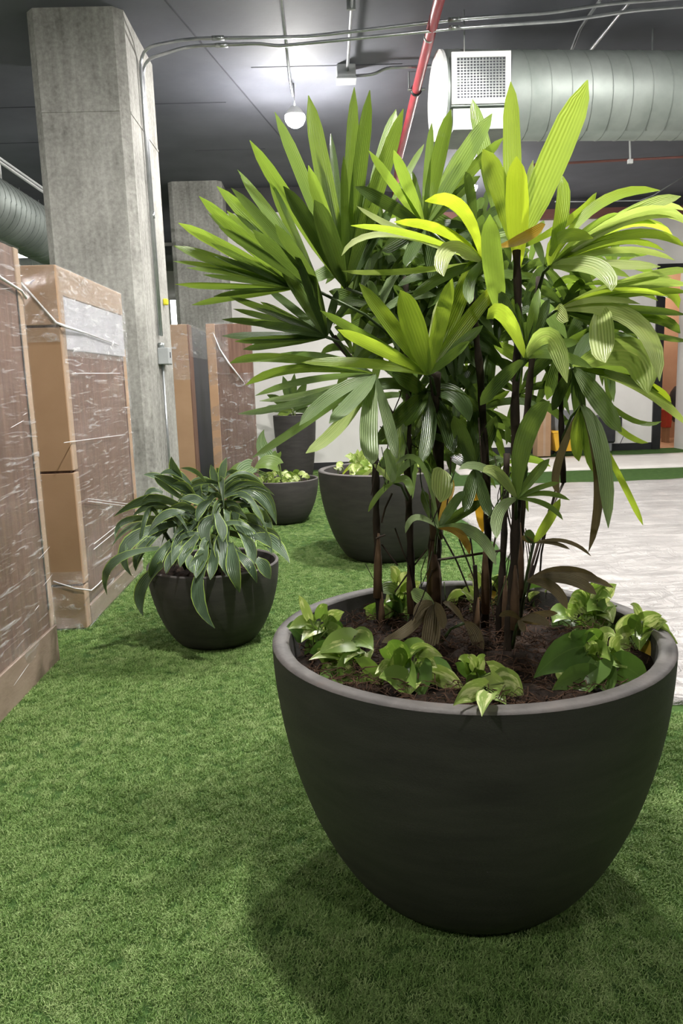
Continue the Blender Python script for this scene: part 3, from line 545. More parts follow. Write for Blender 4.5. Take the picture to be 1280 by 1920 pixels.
# ------------------------------------------------------------------ planters
def planter(cx, cy, H, Rt, Rb, label, a=1.9, b=1.4, wall=.046, soil_drop=.07, seed=1, fibres=0):
    t = thing('planter', (cx, cy, 0), label, 'planter'); prof = [(.02, .004), (Rb * .96, .004), (Rb, .012)]
    for i in range(1, 25): k = i / 24; prof.append((Rb + (Rt - Rb) * (1 - (1 - k) ** a) ** (1 / b), H * k if i < 24 else H - .006))
    wl = wall * Rt / .544
    inner = [(Rt - wl, H - .008), (Rt - wl - .004, H - .03), (Rt - wl - .02, H - soil_drop - .05)]
    MB().lathe((cx, cy, 0), prof, 72).build('bowl', M['pot'], t, True)
    MB().lathe((cx, cy, 0), [(Rt, H - .006), (Rt - .004, H - .001), (Rt - .012, H + .001), (Rt - wl + .008, H + .001), (Rt - wl, H - .008)], 72).build('rim', M['rim'], t, True)
    MB().lathe((cx, cy, 0), inner, 72).build('inner_wall', M['pot'], t, True)
    rnd = random.Random(seed); m = MB(); zs = H - soil_drop; Rs = Rt - wl - .008; nr, na = 14, 56; vv = [(cx, cy, zs + .02)]
    for i in range(1, nr + 1):
        for k in range(na):
            r = Rs * i / nr; q = 2 * math.pi * k / na; h = .018 * math.sin(r * 19 + 2 * math.sin(q * 3)) + .02 * (1 - (i / nr) ** 2) + rnd.uniform(-.009, .009) * (i < nr); vv.append((cx + r * math.cos(q), cy + r * math.sin(q), zs + h))
    fs = [(0, 1 + k, 1 + (k + 1) % na) for k in range(na)]
    for i in range(nr - 1):
        for k in range(na): fs.append((1 + i * na + k, 1 + (i + 1) * na + k, 1 + (i + 1) * na + (k + 1) % na, 1 + i * na + (k + 1) % na))
    m.add(vv, fs); so = m.build('soil', M['soil'], t, True)
    if fibres:
        m = MB()
        for k in range(fibres):
            r = Rs * .97 * math.sqrt(rnd.random()); q = rnd.uniform(0, 6.28); p = Vector((cx + r * math.cos(q), cy + r * math.sin(q), zs + .012 + rnd.uniform(0, .03))); d = rnd.uniform(0, 6.28); L = rnd.uniform(.015, .06)
            dv = Vector((math.cos(d), math.sin(d), rnd.uniform(-.25, .4))) * L; mid = p + dv * .5 + Vector((rnd.uniform(-.01, .01), rnd.uniform(-.01, .01), rnd.uniform(0, .012))); e = p + dv
            if math.hypot(e.x - cx, e.y - cy) > Rs - .01: continue
            w_ = rnd.uniform(.0006, .0018); m.tube([p, mid, e], [w_, w_, w_ * .5], 4, False)
        f = m.build('mulch', M['mulch'], so); f['kind'] = 'stuff'
    return t
BX, BY, BH, BR = .385, 2.058, .73, .544
planter(BX, BY, BH, BR, .28, 'huge dark grey bowl planter in the foreground holding the palm', fibres=2600, soil_drop=.075)
SZ = BH - .075
def pot_at(px_base, py_base, Rb): 
    g = atZ(px_base, py_base, 0); return g.x, g.y + Rb
D = pot_at(400, 1221, .19); DH, DR = .46, .365
planter(D[0], D[1], DH, DR, .19, 'small dark planter full of striped dracaena on the turf beside the wrapped panels', seed=2, wall=.03)
P3 = pot_at(728, 1058, .28)
planter(P3[0], P3[1], .73, .525, .28, 'large dark planter of pothos standing behind the palm', seed=3)
P4 = pot_at(545, 985, .19)
planter(P4[0] - .07, P4[1], .46, .365, .19, 'small dark planter with big-leaved plant in the middle distance', seed=4, wall=.03)
P4 = (P4[0] - .07, P4[1])
Y5 = 11.6; a5, b5 = atY(512, 790, Y5), atY(592, 790, Y5); P5 = ((a5.x + b5.x) / 2, Y5 + .0); R5 = (b5.x - a5.x) / 2; H5 = atY(540, 778, Y5).z
planter(P5[0], P5[1], H5, R5, R5 * .72, 'tall tapering dark planter against the rear white wall', a=1.5, b=1.3, seed=5, wall=.05)

# ------------------------------------------------------------------ leaves
def wprof(kind, t):
    if kind == 'palm': pts = [(0, .2), (.1, .5), (.3, .88), (.55, 1), (.8, .86), (.92, .55), (.98, .24), (1, .04)]
    elif kind == 'strap': pts = [(0, .5), (.15, .6), (.35, .95), (.5, 1), (.7, .8), (.87, .42), (1, .02)]
    else: pts = [(0, .62), (.1, .9), (.28, 1), (.5, .86), (.7, .58), (.88, .24), (1, .02)]
    for (a, x), (b, y) in zip(pts, pts[1:]):
        if t <= b: return x + (y - x) * (t - a) / (b - a)
    return 0
def leaf(name, p0, mid, p2, width, kind, mat, parent, tw=.85, fold=.18, segs=10, wave=0, roll=0.0, into=None):
    p0, p2 = Vector(p0), Vector(p2); mid = Vector(mid) if mid is not None else (p0 + p2) / 2; c = mid * 2 - (p0 + p2) / 2
    vv, uv = [], []; S = (-1, -.5, 0, .5, 1); ph = random.uniform(0, 6); tw0 = tw
    for i in range(segs + 1):
        t = i / segs; p = p0 * (1 - t) ** 2 + c * 2 * t * (1 - t) + p2 * t * t; d = (c - p0) * (1 - t) + (p2 - c) * t
        d = d.normalized() if d.length > 1e-6 else Vector((0, 0, 1))
        vd = (p - Vector(CAM)).normalized(); si = d.cross(vd)
        if si.length < .05: si = d.cross(Vector((.3, .2, 1)))
        si.normalize(); dep = vd - d * vd.dot(d); dep = dep.normalized() if dep.length > .05 else si.cross(d)
        side = (si * tw0 + dep * (math.sqrt(max(0, 1 - tw0 * tw0)) * (1 if roll >= 0 else -1))).normalized(); nr = side.cross(d).normalized()
        if nr.dot(vd) > 0: nr = -nr
        w_ = width * .5 * wprof(kind, t)
        for s_ in S:
            q = p + side * (s_ * w_) + nr * (fold * w_ * (abs(s_) - .35) + (wave * w_ * math.sin(t * 9 + ph + s_ * 1.5) if abs(s_) == 1 else 0))
            if kind == 'heart': q = q - d * (width * .26 * abs(s_) ** 1.5 * max(0, 1 - t * 2.2))
            vv.append(q); uv.append(((s_ + 1) / 2, t))
    fs = [(i * 5 + k, i * 5 + k + 1, (i + 1) * 5 + k + 1, (i + 1) * 5 + k) for i in range(segs) for k in range(4)]
    if into is not None: into.add(vv, fs, uv); return
    return MB().add(vv, fs, uv).build(name, mat, parent, True)
def pxm(Y): return (Y * 1.03) / FPX       # metres per pixel near depth Y

# ------------------------------------------------------------------ the palm
palm = thing('lady_palm', (BX, BY, SZ), 'tall bushy fan palm with many dark canes in the huge planter', 'palm')
CANES = {}
def cane(key, pts, r, mat='cane'):
    P = [atY(x, y, Y) for x, y, Y in pts]; fine = []
    for i in range(len(P) - 1):
        n_ = max(2, int((P[i + 1] - P[i]).length / .035))
        for k in range(n_): fine.append(P[i].lerp(P[i + 1], k / n_))
    fine.append(P[-1]); rs = [(r * (1 + .16 * math.sin(i * 2.1) + random.uniform(-.08, .08))) * (1 - .25 * i / len(fine)) for i in range(len(fine))]
    MB().tube(fine, rs, 8).build('cane', M[mat], palm, True); CANES[key] = P; return P
def soilY(x, y): return atZ(x, y, SZ - .01).y
yA, yB, yC, yD, yE, yG = soilY(713, 1190), soilY(775, 1185), soilY(815, 1165), soilY(950, 1248), soilY(910, 1190), soilY(890, 1200)
cane('A', [(713, 1195, yA), (706, 1000, yA), (703, 850, yA), (700, 735, yA), (672, 690, yA + .02), (625, 632, yA + .05)], .0125)
cane('B', [(775, 1190, yB), (768, 1000, yB), (764, 880, yB), (766, 700, yB + .03), (760, 520, yB + .08)], .0125)
cane('C', [(815, 1170, yC), (815, 1000, yC), (822, 860, yC), (815, 700, yC - .1)], .0215)
cane('D', [(948, 1250, yD), (962, 1080, yD), (968, 950, yD), (965, 760, yD), (972, 600, yD + .03), (968, 470, yD + .06)], .0135)
cane('D2', [(968, 1190, yD + .12), (975, 1000, yD + .1), (985, 800, yD + .1), (1000, 640, yD + .15), (1010, 520, yD + .2)], .012)
cane('E', [(908, 1190, yE), (916, 1060, yE), (912, 900, yE), (900, 700, yE), (880, 520, yE)], .013)
cane('E2', [(932, 1230, yE - .1), (940, 1100, yE - .1), (945, 1000, yE - .08), (950, 850, yE - .05)], .011)
cane('G', [(888, 1215, yG), (893, 1120, yG), (890, 1060, yG)], .009)
cane('H', [(1056, 905, yD + .3), (1052, 800, yD + .3), (1050, 695, yD + .3)], .009)
MB().tube([atY(1056, 905, yD + .3), atY(1020, 980, yD + .2), atY(985, 1100, yD + .1), atY(972, 1180, yD + .1)], .004, 6).build('dry_stalk', M['dead_stalk'], palm, True)
# papery sheaths on the lower canes
for (x, y0_, y1_, Y, w_) in [(706, 1000, 1120, yA, 20), (713, 1110, 1190, yA, 16), (818, 900, 1010, yC, 30), (812, 1010, 1130, yC, 34), (962, 1060, 1180, yD, 22), (975, 980, 1120, yD + .1, 20), (945, 1080, 1220, yE - .1, 20), (912, 1010, 1150, yE, 20), (893, 1120, 1210, yG, 16), (768, 1060, 1150, yB, 16)]:
    a, b = atY(x + random.uniform(-3, 3), y1_, Y - .012), atY(x + random.uniform(-4, 4), y0_, Y - .014); MB().tube([a, a.lerp(b, .5), b], [w_ * .42 * pxm(Y), w_ * .4 * pxm(Y), w_ * .1 * pxm(Y)], 7).build('sheath', M['sheath'], palm, True)
# thin dead stalks crossing between the canes
for (x0, y0_, x1_, y1_, Y, r) in [(720, 745, 790, 880, yB + .1, .0022), (730, 790, 760, 700, yB + .1, .002), (712, 800, 800, 850, yB, .002), (760, 900, 740, 780, yB + .1, .0022), (800, 860, 830, 760, yC, .0025), (710, 760, 770, 860, yC, .002), (745, 770, 720, 880, yC, .002),
        (822, 990, 880, 1110, yE + .1, .003), (880, 1000, 900, 1160, yE, .003), (860, 1010, 905, 1130, yE + .1, .0026), (930, 1000, 890, 1170, yE, .003), (985, 1130, 1000, 1060, yD, .0025), (975, 1160, 1030, 950, yD + .1, .0022), (990, 1100, 1045, 900, yD + .15, .0022), (1012, 1075, 1022, 1000, yD + .1, .0028), (1022, 1000, 1040, 930, yD + .1, .0022),
        (740, 1110, 800, 1030, yB, .0026), (775, 1080, 740, 990, yB, .0024), (820, 1050, 940, 1032, yE, .004), (705, 1010, 722, 1003, yA - .02, .003), (715, 1020, 745, 1060, yA, .003), (735, 925, 715, 980, yA + .1, .003)]:
    MB().tube([atY(x0, y0_, Y), atY((x0 + x1_) / 2 + random.uniform(-4, 4), (y0_ + y1_) / 2, Y), atY(x1_, y1_, Y)], r, 5).build('dry_stalk', M['dead_stalk'], palm)
rnd = random.Random(31)
for k in range(40):
    x = rnd.choice((705, 768, 815, 890, 912, 945, 965)) + rnd.uniform(-14, 30); y = rnd.uniform(880, 1180); L = rnd.uniform(40, 120); a = rnd.uniform(-.6, .6); Y = rnd.uniform(2.05, 2.4)
    if y + 10 > 1190: continue
    MB().tube([atY(x, y, Y), atY(x + math.sin(a) * L * .5 + rnd.uniform(-5, 5), y - L * .5, Y), atY(x + math.sin(a) * L, y - L, Y + rnd.uniform(-.05, .05))], rnd.uniform(.0012, .0026), 5).build('dry_stalk', M[rnd.choice(('dead_stalk', 'petiole', 'dead_stalk'))], palm)
def fan(ck, hub, mat, tips, tw=.85, start=None, fold=.16, pet=True):
    hx, hy, hY = hub; h = atY(hx, hy, hY)
    if start is None and ck:
        P = CANES[ck]; cand = []
        for i in range(len(P) - 1):
            for k in range(8): cand.append(P[i].lerp(P[i + 1], k / 8))
        cand.append(P[-1]); below = [p for p in cand if p.z < h.z - .06] or cand[:1]; s0 = min(below, key=lambda p: (p - h).length + abs((h.z - p.z) - .22) * .5)
    else: s0 = atY(*start) if start else h - Vector((0, 0, .05))
    mid = s0.lerp(h, .5) + Vector((0, 0, .02)); pt = MB().tube([s0, mid, h], [.0055, .0042, .0046], 7).build('frond', M['petiole'], palm, True)
    for tp in tips:
        x, y, w_ = tp[:3]; dY = tp[3] if len(tp) > 3 and tp[3] is not None else random.uniform(-.12, .12); md = tp[4] if len(tp) > 4 else None; mt = tp[5] if len(tp) > 5 and tp[5] else mat; tw_ = tp[6] if len(tp) > 6 else tw
        base = tp[7] if len(tp) > 7 else None
        b0 = atY(base[0], base[1], hY) if base else h; e = atY(x, y, hY + dY)
        if md: mp = atY(md[0], md[1], hY + dY * .5)
        else:
            mp = (b0 + e) / 2 + Vector((0, 0, (e - b0).length * random.uniform(.0, .035)))
        leaf('leaflet', b0, mp, e, w_ * pxm(hY) / tw_ * .86, 'palm', M[mt], pt, tw_, fold, 10, .03, random.choice((-1, 1)))
B_, Y_, P_, G_, K_, D_, O_ = 'palm_bright', 'palm_yellow', 'palm_pale', 'palm_grey', 'palm_brown', 'palm_dark', 'palm_ochre'
MI = 'palm_mid'
# upper left, tall
fan('B', (648, 540, yB + .05), MI, [(578, 179, 38), (515, 210, 28), (468, 263, 30), (664, 163, 27), (693, 169, 30), (756, 204, 34), (644, 292, 17, -.05), (578, 310, 28, -.1), (531, 349, 32, -.15, None, D_), (589, 375, 40, -.18, None, D_), (700, 330, 24, .15, None, D_), (740, 380, 24, .1, None, D_), (620, 250, 18, .2, None, D_), (550, 290, 20, .15, None, D_), (720, 270, 20, .2, None, D_), (610, 300, 18, .1)])
fan('B', (600, 548, yB - .02), MI, [(504, 337, 22), (451, 331, 24), (433, 352, 22), (445, 318, 16, .15), (406, 349, 30), (473, 430, 26, -.2, None, D_), (516, 420, 24, -.2, None, D_), (410, 425, 22, -.1, None, D_), (485, 380, 18, .1, None, D_), (545, 430, 20, .1, None, D_), (440, 400, 16, .1)])
fan('A', (552, 541, yA + .05), MI, [(373, 368, 26), (334, 418, 25), (326, 461, 24), (324, 490, 11), (349, 502, 12), (328, 533, 13), (351, 539, 10), (359, 572, 15), (425, 395, 22, .1), (395, 455, 14, -.1, None, D_), (390, 400, 14, .1, None, D_), (365, 440, 12, .1), (400, 480, 11, -.1, None, D_), (380, 515, 11, .1, None, D_), (400, 556, 12, 0, None, D_)])
# lower left fan and dark uprights
fan('A', (612, 632, yA), D_, [(416, 599, 16), (437, 579, 14), (416, 630, 18), (429, 556, 16, .1), (488, 566, 16, .1), (523, 488, 28), (554, 472, 18), (574, 490, 26), (632, 544, 18), (440, 640, 16), (470, 605, 18), (455, 655, 18), (500, 540, 18, .15)])
fan('A', (702, 702, yA - .03), G_, [(430, 681, 19, 0, (530, 672), MI), (460, 722, 20, 0, (560, 690), MI), (478, 742, 15, -.05, (580, 712)), (446, 776, 16, 0, (560, 755)), (473, 858, 18, -.1, (575, 790)), (486, 752, 16, .05, (600, 735)), (573, 850, 27, -.15, (640, 795), P_), (561, 798, 28, -.1, (625, 740)), (617, 794, 30, -.2, (668, 745)), (507, 668, 14, .1, (610, 668)), (697, 871, 38, -.25, (690, 800)), (530, 700, 16, .1, (610, 690)), (745, 860, 24, -.2, (728, 790))], tw=.8)
# bright centre fan
fan('C', (803, 702, 2.06), B_, [(673, 531, 32, -.05), (750, 544, 50, -.08), (848, 522, 32), (633, 618, 26, -.05, (715, 655)), (565, 680, 22, 0, (690, 682)), (600, 582, 22, .05, (700, 640), MI), (826, 556, 24, .12, None, P_), (898, 470, 36, .1), (937, 528, 32, .1, None, Y_), (905, 610, 24, .05, None, MI), (880, 640, 20, -.1, None, MI)])
fan('C', (800, 735, yC - .05), D_, [(700, 830, 30, -.2, (760, 770)), (735, 700, 34, -.15), (880, 790, 36, -.1, (850, 740)), (915, 700, 32, .1), (930, 830, 34, -.1, (880, 760)), (790, 870, 30, -.2, (805, 800)), (850, 850, 34, -.1, (835, 790)), (650, 750, 26, 0, (720, 720)), (870, 660, 28, .15), (760, 800, 30, -.1, None, MI)])
# upper middle
fan('E', (795, 425, yE + .1), MI, [(691, 282, 18, -.1), (738, 281, 24, -.12), (809, 230, 18), (845, 205, 30), (922, 213, 38), (944, 258, 24, .1), (795, 270, 14, .15, None, None, .85, (725, 400)), (885, 185, 32, .2, None, None, .85, (935, 430)), (742, 205, 26, .2, None, None, .85, (690, 390)), (665, 350, 26, -.1, None, D_), (715, 470, 30, -.2, None, D_), (760, 500, 26, -.2, None, D_), (820, 540, 28, -.1, None, D_), (860, 500, 26, .1, None, D_), (770, 320, 18, .15, None, D_), (870, 270, 20, .15, None, D_), (900, 330, 22, .1, None, D_), (720, 380, 18, .1, None, D_)])
fan('E', (905, 490, yE - .1), Y_, [(668, 386, 13, 0, (762, 438), P_, .7), (657, 423, 14, -.1, (775, 440), B_, .7), (640, 480, 13, -.1, (730, 440), P_, .6), (640, 508, 12, -.1, (760, 508), P_, .6), (796, 377, 26, -.1, (865, 390)), (738, 416, 20, -.1, (830, 432)), (832, 518, 36, -.2, (846, 470), P_), (880, 570, 24, -.15, (880, 530), MI), (770, 560, 22, -.1, (830, 520), D_)], tw=.78)
# right, tall broad leaves
fan('D', (965, 470, yD + .08), B_, [(957, 153, 38, .1), (1101, 150, 62, .05, (1030, 320)), (968, 293, 46, -.1, None, Y_, .95, (972, 500)), (905, 280, 42, .0, (938, 360)), (1055, 330, 30, .1, (1052, 400), None, .9, (1030, 480)), (999, 300, 18, .1, None, P_), (1118, 361, 18, .15, (1070, 410)), (1022, 421, 22, -.15, (985, 445), O_, .7, (935, 462)), (985, 420, 26, .1, None, MI), (918, 402, 42, -.12, (925, 500), MI, .95, (940, 600))])
fan('D2', (1030, 500, yD + .12), B_, [(1237, 357, 22, .1, (1120, 385), B_, .75), (1276, 368, 28, .15, (1175, 405), P_), (1290, 422, 24, .1, (1190, 400), P_, .7), (1285, 395, 16, .2, (1180, 396), P_, .7), (1287, 464, 20, .1, (1180, 440), B_, .7), (1215, 462, 16, .2, (1150, 455), Y_, .7), (1260, 440, 18, .2, (1170, 420), B_, .7), (1112, 447, 28, -.05, (1050, 448), B_, .8), (1146, 546, 36, -.2, (1110, 500), P_), (1238, 500, 20, 0, (1140, 497), P_, .65), (1200, 480, 18, .2, (1110, 475), MI), (1270, 408, 14, .1, (1170, 418), P_), (1245, 470, 14, .1, (1150, 452), B_), (1265, 488, 13, -.1, (1160, 468), P_), (1230, 420, 14, .15, (1140, 424), B_), (1180, 520, 16, -.1, (1110, 500), B_), (1160, 400, 14, .1, (1100, 430), MI)], tw=.75)
fan('D2', (1045, 580, yD + .1), B_, [(1295, 508, 18, .1, (1200, 520), P_, .7), (1290, 535, 22, .05, (1180, 535), P_, .7), (1290, 548, 16, .1, (1190, 550), B_, .7), (1285, 590, 18, .1, (1180, 580), MI, .7), (1272, 578, 22, .2, (1220, 545), B_, .8), (1233, 564, 14, .1, (1160, 545), MI), (1236, 715, 36, -.1, (1185, 600), P_), (1135, 680, 50, -.2, (1128, 620), P_, .9, (1125, 575)), (1065, 602, 26, -.15, (1050, 585), P_), (1290, 640, 14, .1, (1200, 622), MI, .7), (1275, 625, 24, .15, (1210, 592), MI), (1190, 610, 24, .1, (1120, 595), D_), (1220, 600, 22, .1, None, G_), (1260, 520, 13, .1, (1160, 530), P_), (1250, 555, 12, -.05, (1150, 545), B_), (1265, 610, 12, .1, (1170, 585), B_), (1230, 640, 14, .1, (1150, 600), D_), (1200, 570, 13, -.05, (1120, 562), P_), (1180, 655, 16, .1, (1120, 610), D_)])
fan('D', (985, 672, yD - .05), MI, [(912, 598, 32, -.1, (945, 590), B_), (1063, 718, 38, -.15, (1030, 632), P_), (1085, 640, 24, .1, (1035, 650)), (1110, 690, 22, 0, (1040, 665)), (1030, 560, 24, .1, None, D_), (935, 545, 30, .1, None, D_), (960, 560, 26, .1, None, MI), (1010, 540, 22, .1, None, MI), (900, 760, 30, 0, (935, 715), D_)])
fan('H', (1075, 690, yD + .2), MI, [(1215, 738, 64, -.15, (1180, 660), P_), (1290, 800, 22, .0, (1190, 720), P_), (1165, 810, 38, -.2, (1120, 745), G_), (1210, 700, 22, .1, (1140, 690)), (1235, 735, 18, 0, (1160, 705), D_), (1258, 755, 16, 0, (1200, 715), Y_), (1090, 800, 30, .1, None, D_), (1035, 770, 26, .1, None, D_), (1110, 620, 30, .1, None, D_), (1215, 830, 14, .05, (1150, 795), B_), (1240, 790, 12, .1, (1170, 780), MI), (1130, 760, 38, .1, None, D_)])
fan('H', (1090, 760, yD + .12), MI, [(1140, 990, 34, -.1, (1125, 840), G_), (1103, 1035, 20, -.05, (1122, 900), K_), (1205, 985, 14, .05, (1165, 900), B_), (1048, 925, 18, 0, (1045, 870), K_), (1118, 890, 40, .05, (1105, 820), MI), (1085, 865, 26, .0, (1080, 815), B_)])
# lower, sparse
fan('D', (968, 935, yD - .05), MI, [(1030, 752, 42, -.05, (985, 820), MI, .95), (1048, 905, 12, 0, (1010, 915)), (1068, 938, 12, 0, (1020, 925)), (1055, 975, 12, -.05, (1020, 945)), (1030, 860, 22, 0, None, MI), (905, 885, 24, -.1, (935, 890), P_), (860, 880, 18, -.1, (910, 880), G_), (985, 870, 22, .05, None, D_), (930, 1010, 26, -.2, (935, 960), G_)])
fan('D', (1000, 1018, yD + .05), MI, [(1050, 935, 22, 0, (1025, 980), B_), (1108, 1043, 9, 0, (1060, 1015), K_), (1068, 1030, 9, 0, (1035, 1018), K_), (985, 995, 22, 0, None, D_), (978, 1005, 14, 0, None, K_)], start=(975, 1160, yD + .1))
fan('C', (822, 990, yC - .25), MI, [(740, 872, 12, -.1, (790, 870), G_), (825, 942, 48, -.1, (828, 900), P_, .9, (830, 880)), (880, 1040, 18, -.1, (860, 1000), O_), (930, 1060, 26, -.15, (890, 1000), G_), (760, 1000, 14, 0, (780, 970), G_), (870, 920, 22, 0, None, D_), (850, 900, 20, .1, None, O_), (790, 920, 24, .1, None, D_), (905, 940, 24, .1, None, D_)])
fan('B', (738, 905, yB - .1), G_, [(690, 960, 12, 0, (712, 925), MI), (800, 862, 16, 0, (765, 868), G_), (770, 930, 18, -.1, (760, 900), MI), (700, 870, 12, .05, None, P_), (725, 840, 26, 0, None, G_), (755, 780, 34, .1, None, MI)])
fan('E', (890, 880, yE), D_, [(850, 780, 34, 0), (890, 760, 36, .05), (930, 780, 30, 0), (945, 860, 26, 0), (870, 960, 28, -.1), (920, 970, 26, -.1), (840, 850, 26, .1), (905, 1000, 22, .1, None, O_)])
# withered low fronds near the soil
fan(None, (812, 1130, yG - .1), K_, [(782, 1165, 24, -.05, (790, 1138)), (715, 1205, 24, -.08, (765, 1180), K_), (832, 1180, 22, -.08, (826, 1150)), (800, 1225, 42, -.08, (808, 1180)), (815, 1170, 36, -.02), (770, 1110, 34, .05, None, G_)], start=(806, 1230, yG - .08))
fan(None, (870, 1168, yG - .12), K_, [(898, 1235, 30, -.06, (892, 1190)), (830, 1130, 14, 0, (850, 1140))], start=(820, 1215, yG - .1))
fan(None, (988, 1090, yD - .02), K_, [(1150, 1102, 18, 0, (1075, 1080)), (1120, 1082, 18, .02, (1050, 1068)), (1118, 1115, 26, -.05, (1060, 1085)), (1063, 1142, 24, -.08, (1035, 1100)), (1052, 1062, 20, .08, (1035, 1080))], start=(972, 1190, yD + .1))
fan(None, (975, 1162, yD - .05), K_, [(1030, 1175, 20, -.03, (1005, 1160)), (1045, 1150, 16, 0, (1010, 1152)), (935, 1155, 14, -.05, (955, 1150)), (1025, 1168, 18, .04), (980, 1185, 16, -.05)], start=(960, 1215, yD))
# deep inner foliage that fills the crown
rnd = random.Random(11)
for ck, hub, n_ in [('E', (860, 560, yE + .25), 8), ('B', (720, 590, yB + .25), 8), ('E', (920, 640, yE + .2), 8), ('C', (840, 790, yC + .05), 6), ('D2', (1060, 640, yD + .35), 7), ('E', (880, 450, yE + .3), 7), ('B', (690, 480, yB + .25), 6)]:
    a0 = rnd.uniform(0, 360); fan(ck, hub, D_, [(hub[0] + math.cos(math.radians(a)) * L, hub[1] - math.sin(math.radians(a)) * L, rnd.uniform(24, 34), rnd.uniform(-.1, .1), None, rnd.choice((D_, D_, MI, G_))) for i in range(n_) for a in [a0 + 360 * i / n_ + rnd.uniform(-12, 12)] for L in [rnd.uniform(90, 130)]])

inner = {D_: MB(), MI: MB(), G_: MB()}; rnd = random.Random(23)
for k in range(100):
    hx, hy = rnd.uniform(660, 1010), rnd.uniform(430, 880)
    if k >= 58: hx, hy = (rnd.uniform(1010, 1160), rnd.uniform(490, 690)) if k >= 82 else (rnd.uniform(660, 900), rnd.uniform(430, 640))
    elif (hx < 770 and hy > 700) or (hx > 960 and hy > 760) or (hx > 930 and hy < 470): continue
    hY = rnd.uniform(2.36, 2.62); a0 = rnd.uniform(0, 360); n_ = rnd.randint(5, 7); h = atY(hx, hy, hY); mt = rnd.choice((D_, D_, D_, MI, G_))
    for i in range(n_):
        a = math.radians(a0 + 300 * i / n_ + rnd.uniform(-14, 14)); L = rnd.uniform(.11, .2); dv = Vector((math.cos(a), rnd.uniform(-.5, .5), math.sin(a))).normalized() * L
        leaf('x', h, h + dv * .5 + Vector((0, 0, .012)), h + dv + Vector((0, 0, -.02)), rnd.uniform(.026, .038), 'palm', None, None, .82, .16, 8, .03, rnd.choice((-1, 1)), inner[mt])
for mt, m in inner.items():
    o = m.build('inner_foliage', M[mt], palm, True); o['kind'] = 'stuff'
# ------------------------------------------------------------------ pothos and other plants
def small_plant(name, label, cat, root, zsoil, leaves, kind='heart', stem_r=.0022, group=None):
    t = thing(name, root, label, cat, group); r0 = Vector(root)
    for (bx, by, tx, ty, w_, mt, Yb, Yt) in leaves:
        b, e = atY(bx, by, Yb), atY(tx, ty, Yt); mid = (b + e) / 2 + Vector((0, 0, (e - b).length * .10))
        e = b + (e - b) * 1.18; mid = (b + e) / 2 + Vector((0, 0, (e - b).length * .10)); lf = leaf('leaf', b, mid, e, w_ * 1.2 * pxm(Yb) / .9, kind, M[mt], t, .9, .22, 8, .05, random.choice((-1, 1)))
        s0 = r0 + Vector((random.uniform(-.025, .025), random.uniform(-.025, .025), 0)); MB().tube([s0, (s0 + b) / 2 + Vector((0, 0, .015)), b], stem_r, 5).build('stem', M['stem'], t)
    return t
def pot_pl(label, rx, ry, leaves, dy=.0, group='pothos in the huge planter'):
    g = atZ(rx, ry, SZ); Y = g.y; out = []
    for l in leaves:
        bx, by, tx, ty, w_, mt = l[:6]
        if len(l) > 7: out.append((bx, by, tx, ty, w_, mt, l[6], l[7])); continue
        out.append((bx, by, tx, ty, w_, mt, Y + dy + (l[6] if len(l) > 6 else random.uniform(-.02, .03)), Y + dy - .03 + (l[6] if len(l) > 6 else random.uniform(-.04, .0))))
    for k in range(6):
        bx, by = rx + random.uniform(-38, 38), ry - random.uniform(8, 48); a = random.uniform(-2.6, -.5) if k % 2 else random.uniform(.2, 2.9); L = random.uniform(26, 44)
        out.append((bx, by, bx + math.cos(a) * L, by + math.sin(a) * L * .7, random.uniform(20, 32), random.choice((PO, PP, PD)), Y + dy + random.uniform(-.03, .03), Y + dy - .02))
    return small_plant('pothos', label, 'plant', (g.x, g.y, SZ - .01), SZ, out, group=group)
PO, PP, PD = 'pothos', 'pothos_pale', 'pothos_dark'
pot_pl('pothos sprig with upright pointed shoot at the left end of the huge planter', 598, 1220, [(580, 1160, 563, 1123, 16, PP), (590, 1168, 548, 1178, 26, PO), (602, 1160, 612, 1138, 24, PO), (598, 1175, 570, 1200, 24, PP), (612, 1165, 640, 1150, 24, PP), (605, 1180, 600, 1215, 34, PD), (615, 1180, 645, 1195, 26, PO)])
pot_pl('pothos with round leaves just right of the left-end sprig in the huge planter', 640, 1262, [(660, 1200, 607, 1222, 40, PO), (665, 1195, 694, 1215, 38, PO), (650, 1228, 590, 1236, 20, PP), (645, 1225, 605, 1262, 30, PO), (675, 1215, 650, 1240, 22, PP), (660, 1250, 640, 1280, 50, PO, -.04), (680, 1262, 712, 1290, 54, PO, -.06), (640, 1270, 600, 1275, 26, PD, -.04), (690, 1222, 690, 1240, 20, PP)])
pot_pl('pothos with glossy oval leaves front and centre in the huge planter', 765, 1290, [(745, 1232, 730, 1208, 46, PO), (745, 1250, 738, 1225, 36, PO), (762, 1222, 795, 1215, 30, PO), (780, 1220, 822, 1230, 24, PP), (790, 1240, 815, 1250, 32, PP), (795, 1250, 845, 1275, 40, PD), (785, 1252, 790, 1302, 46, PD, -.03), (810, 1262, 866, 1296, 34, PP, -.03), (760, 1280, 718, 1272, 40, PO, -.04), (775, 1275, 768, 1300, 30, PP, -.03), (755, 1250, 775, 1285, 36, PO)])
pot_pl('small pale pothos spilling over the front rim of the huge planter', 890, 1305, [(885, 1258, 863, 1240, 24, PO), (890, 1252, 878, 1236, 18, PP), (898, 1256, 908, 1234, 18, PP), (920, 1262, 960, 1302, 46, PP, -.03), (945, 1280, 975, 1300, 50, PP, -.05), (905, 1290, 858, 1318, 34, PP, 1.58, 1.53), (915, 1298, 905, 1336, 30, PP, 1.56, 1.48), (925, 1300, 945, 1318, 22, PO, -.06), (900, 1300, 880, 1325, 26, PD, -.05)])
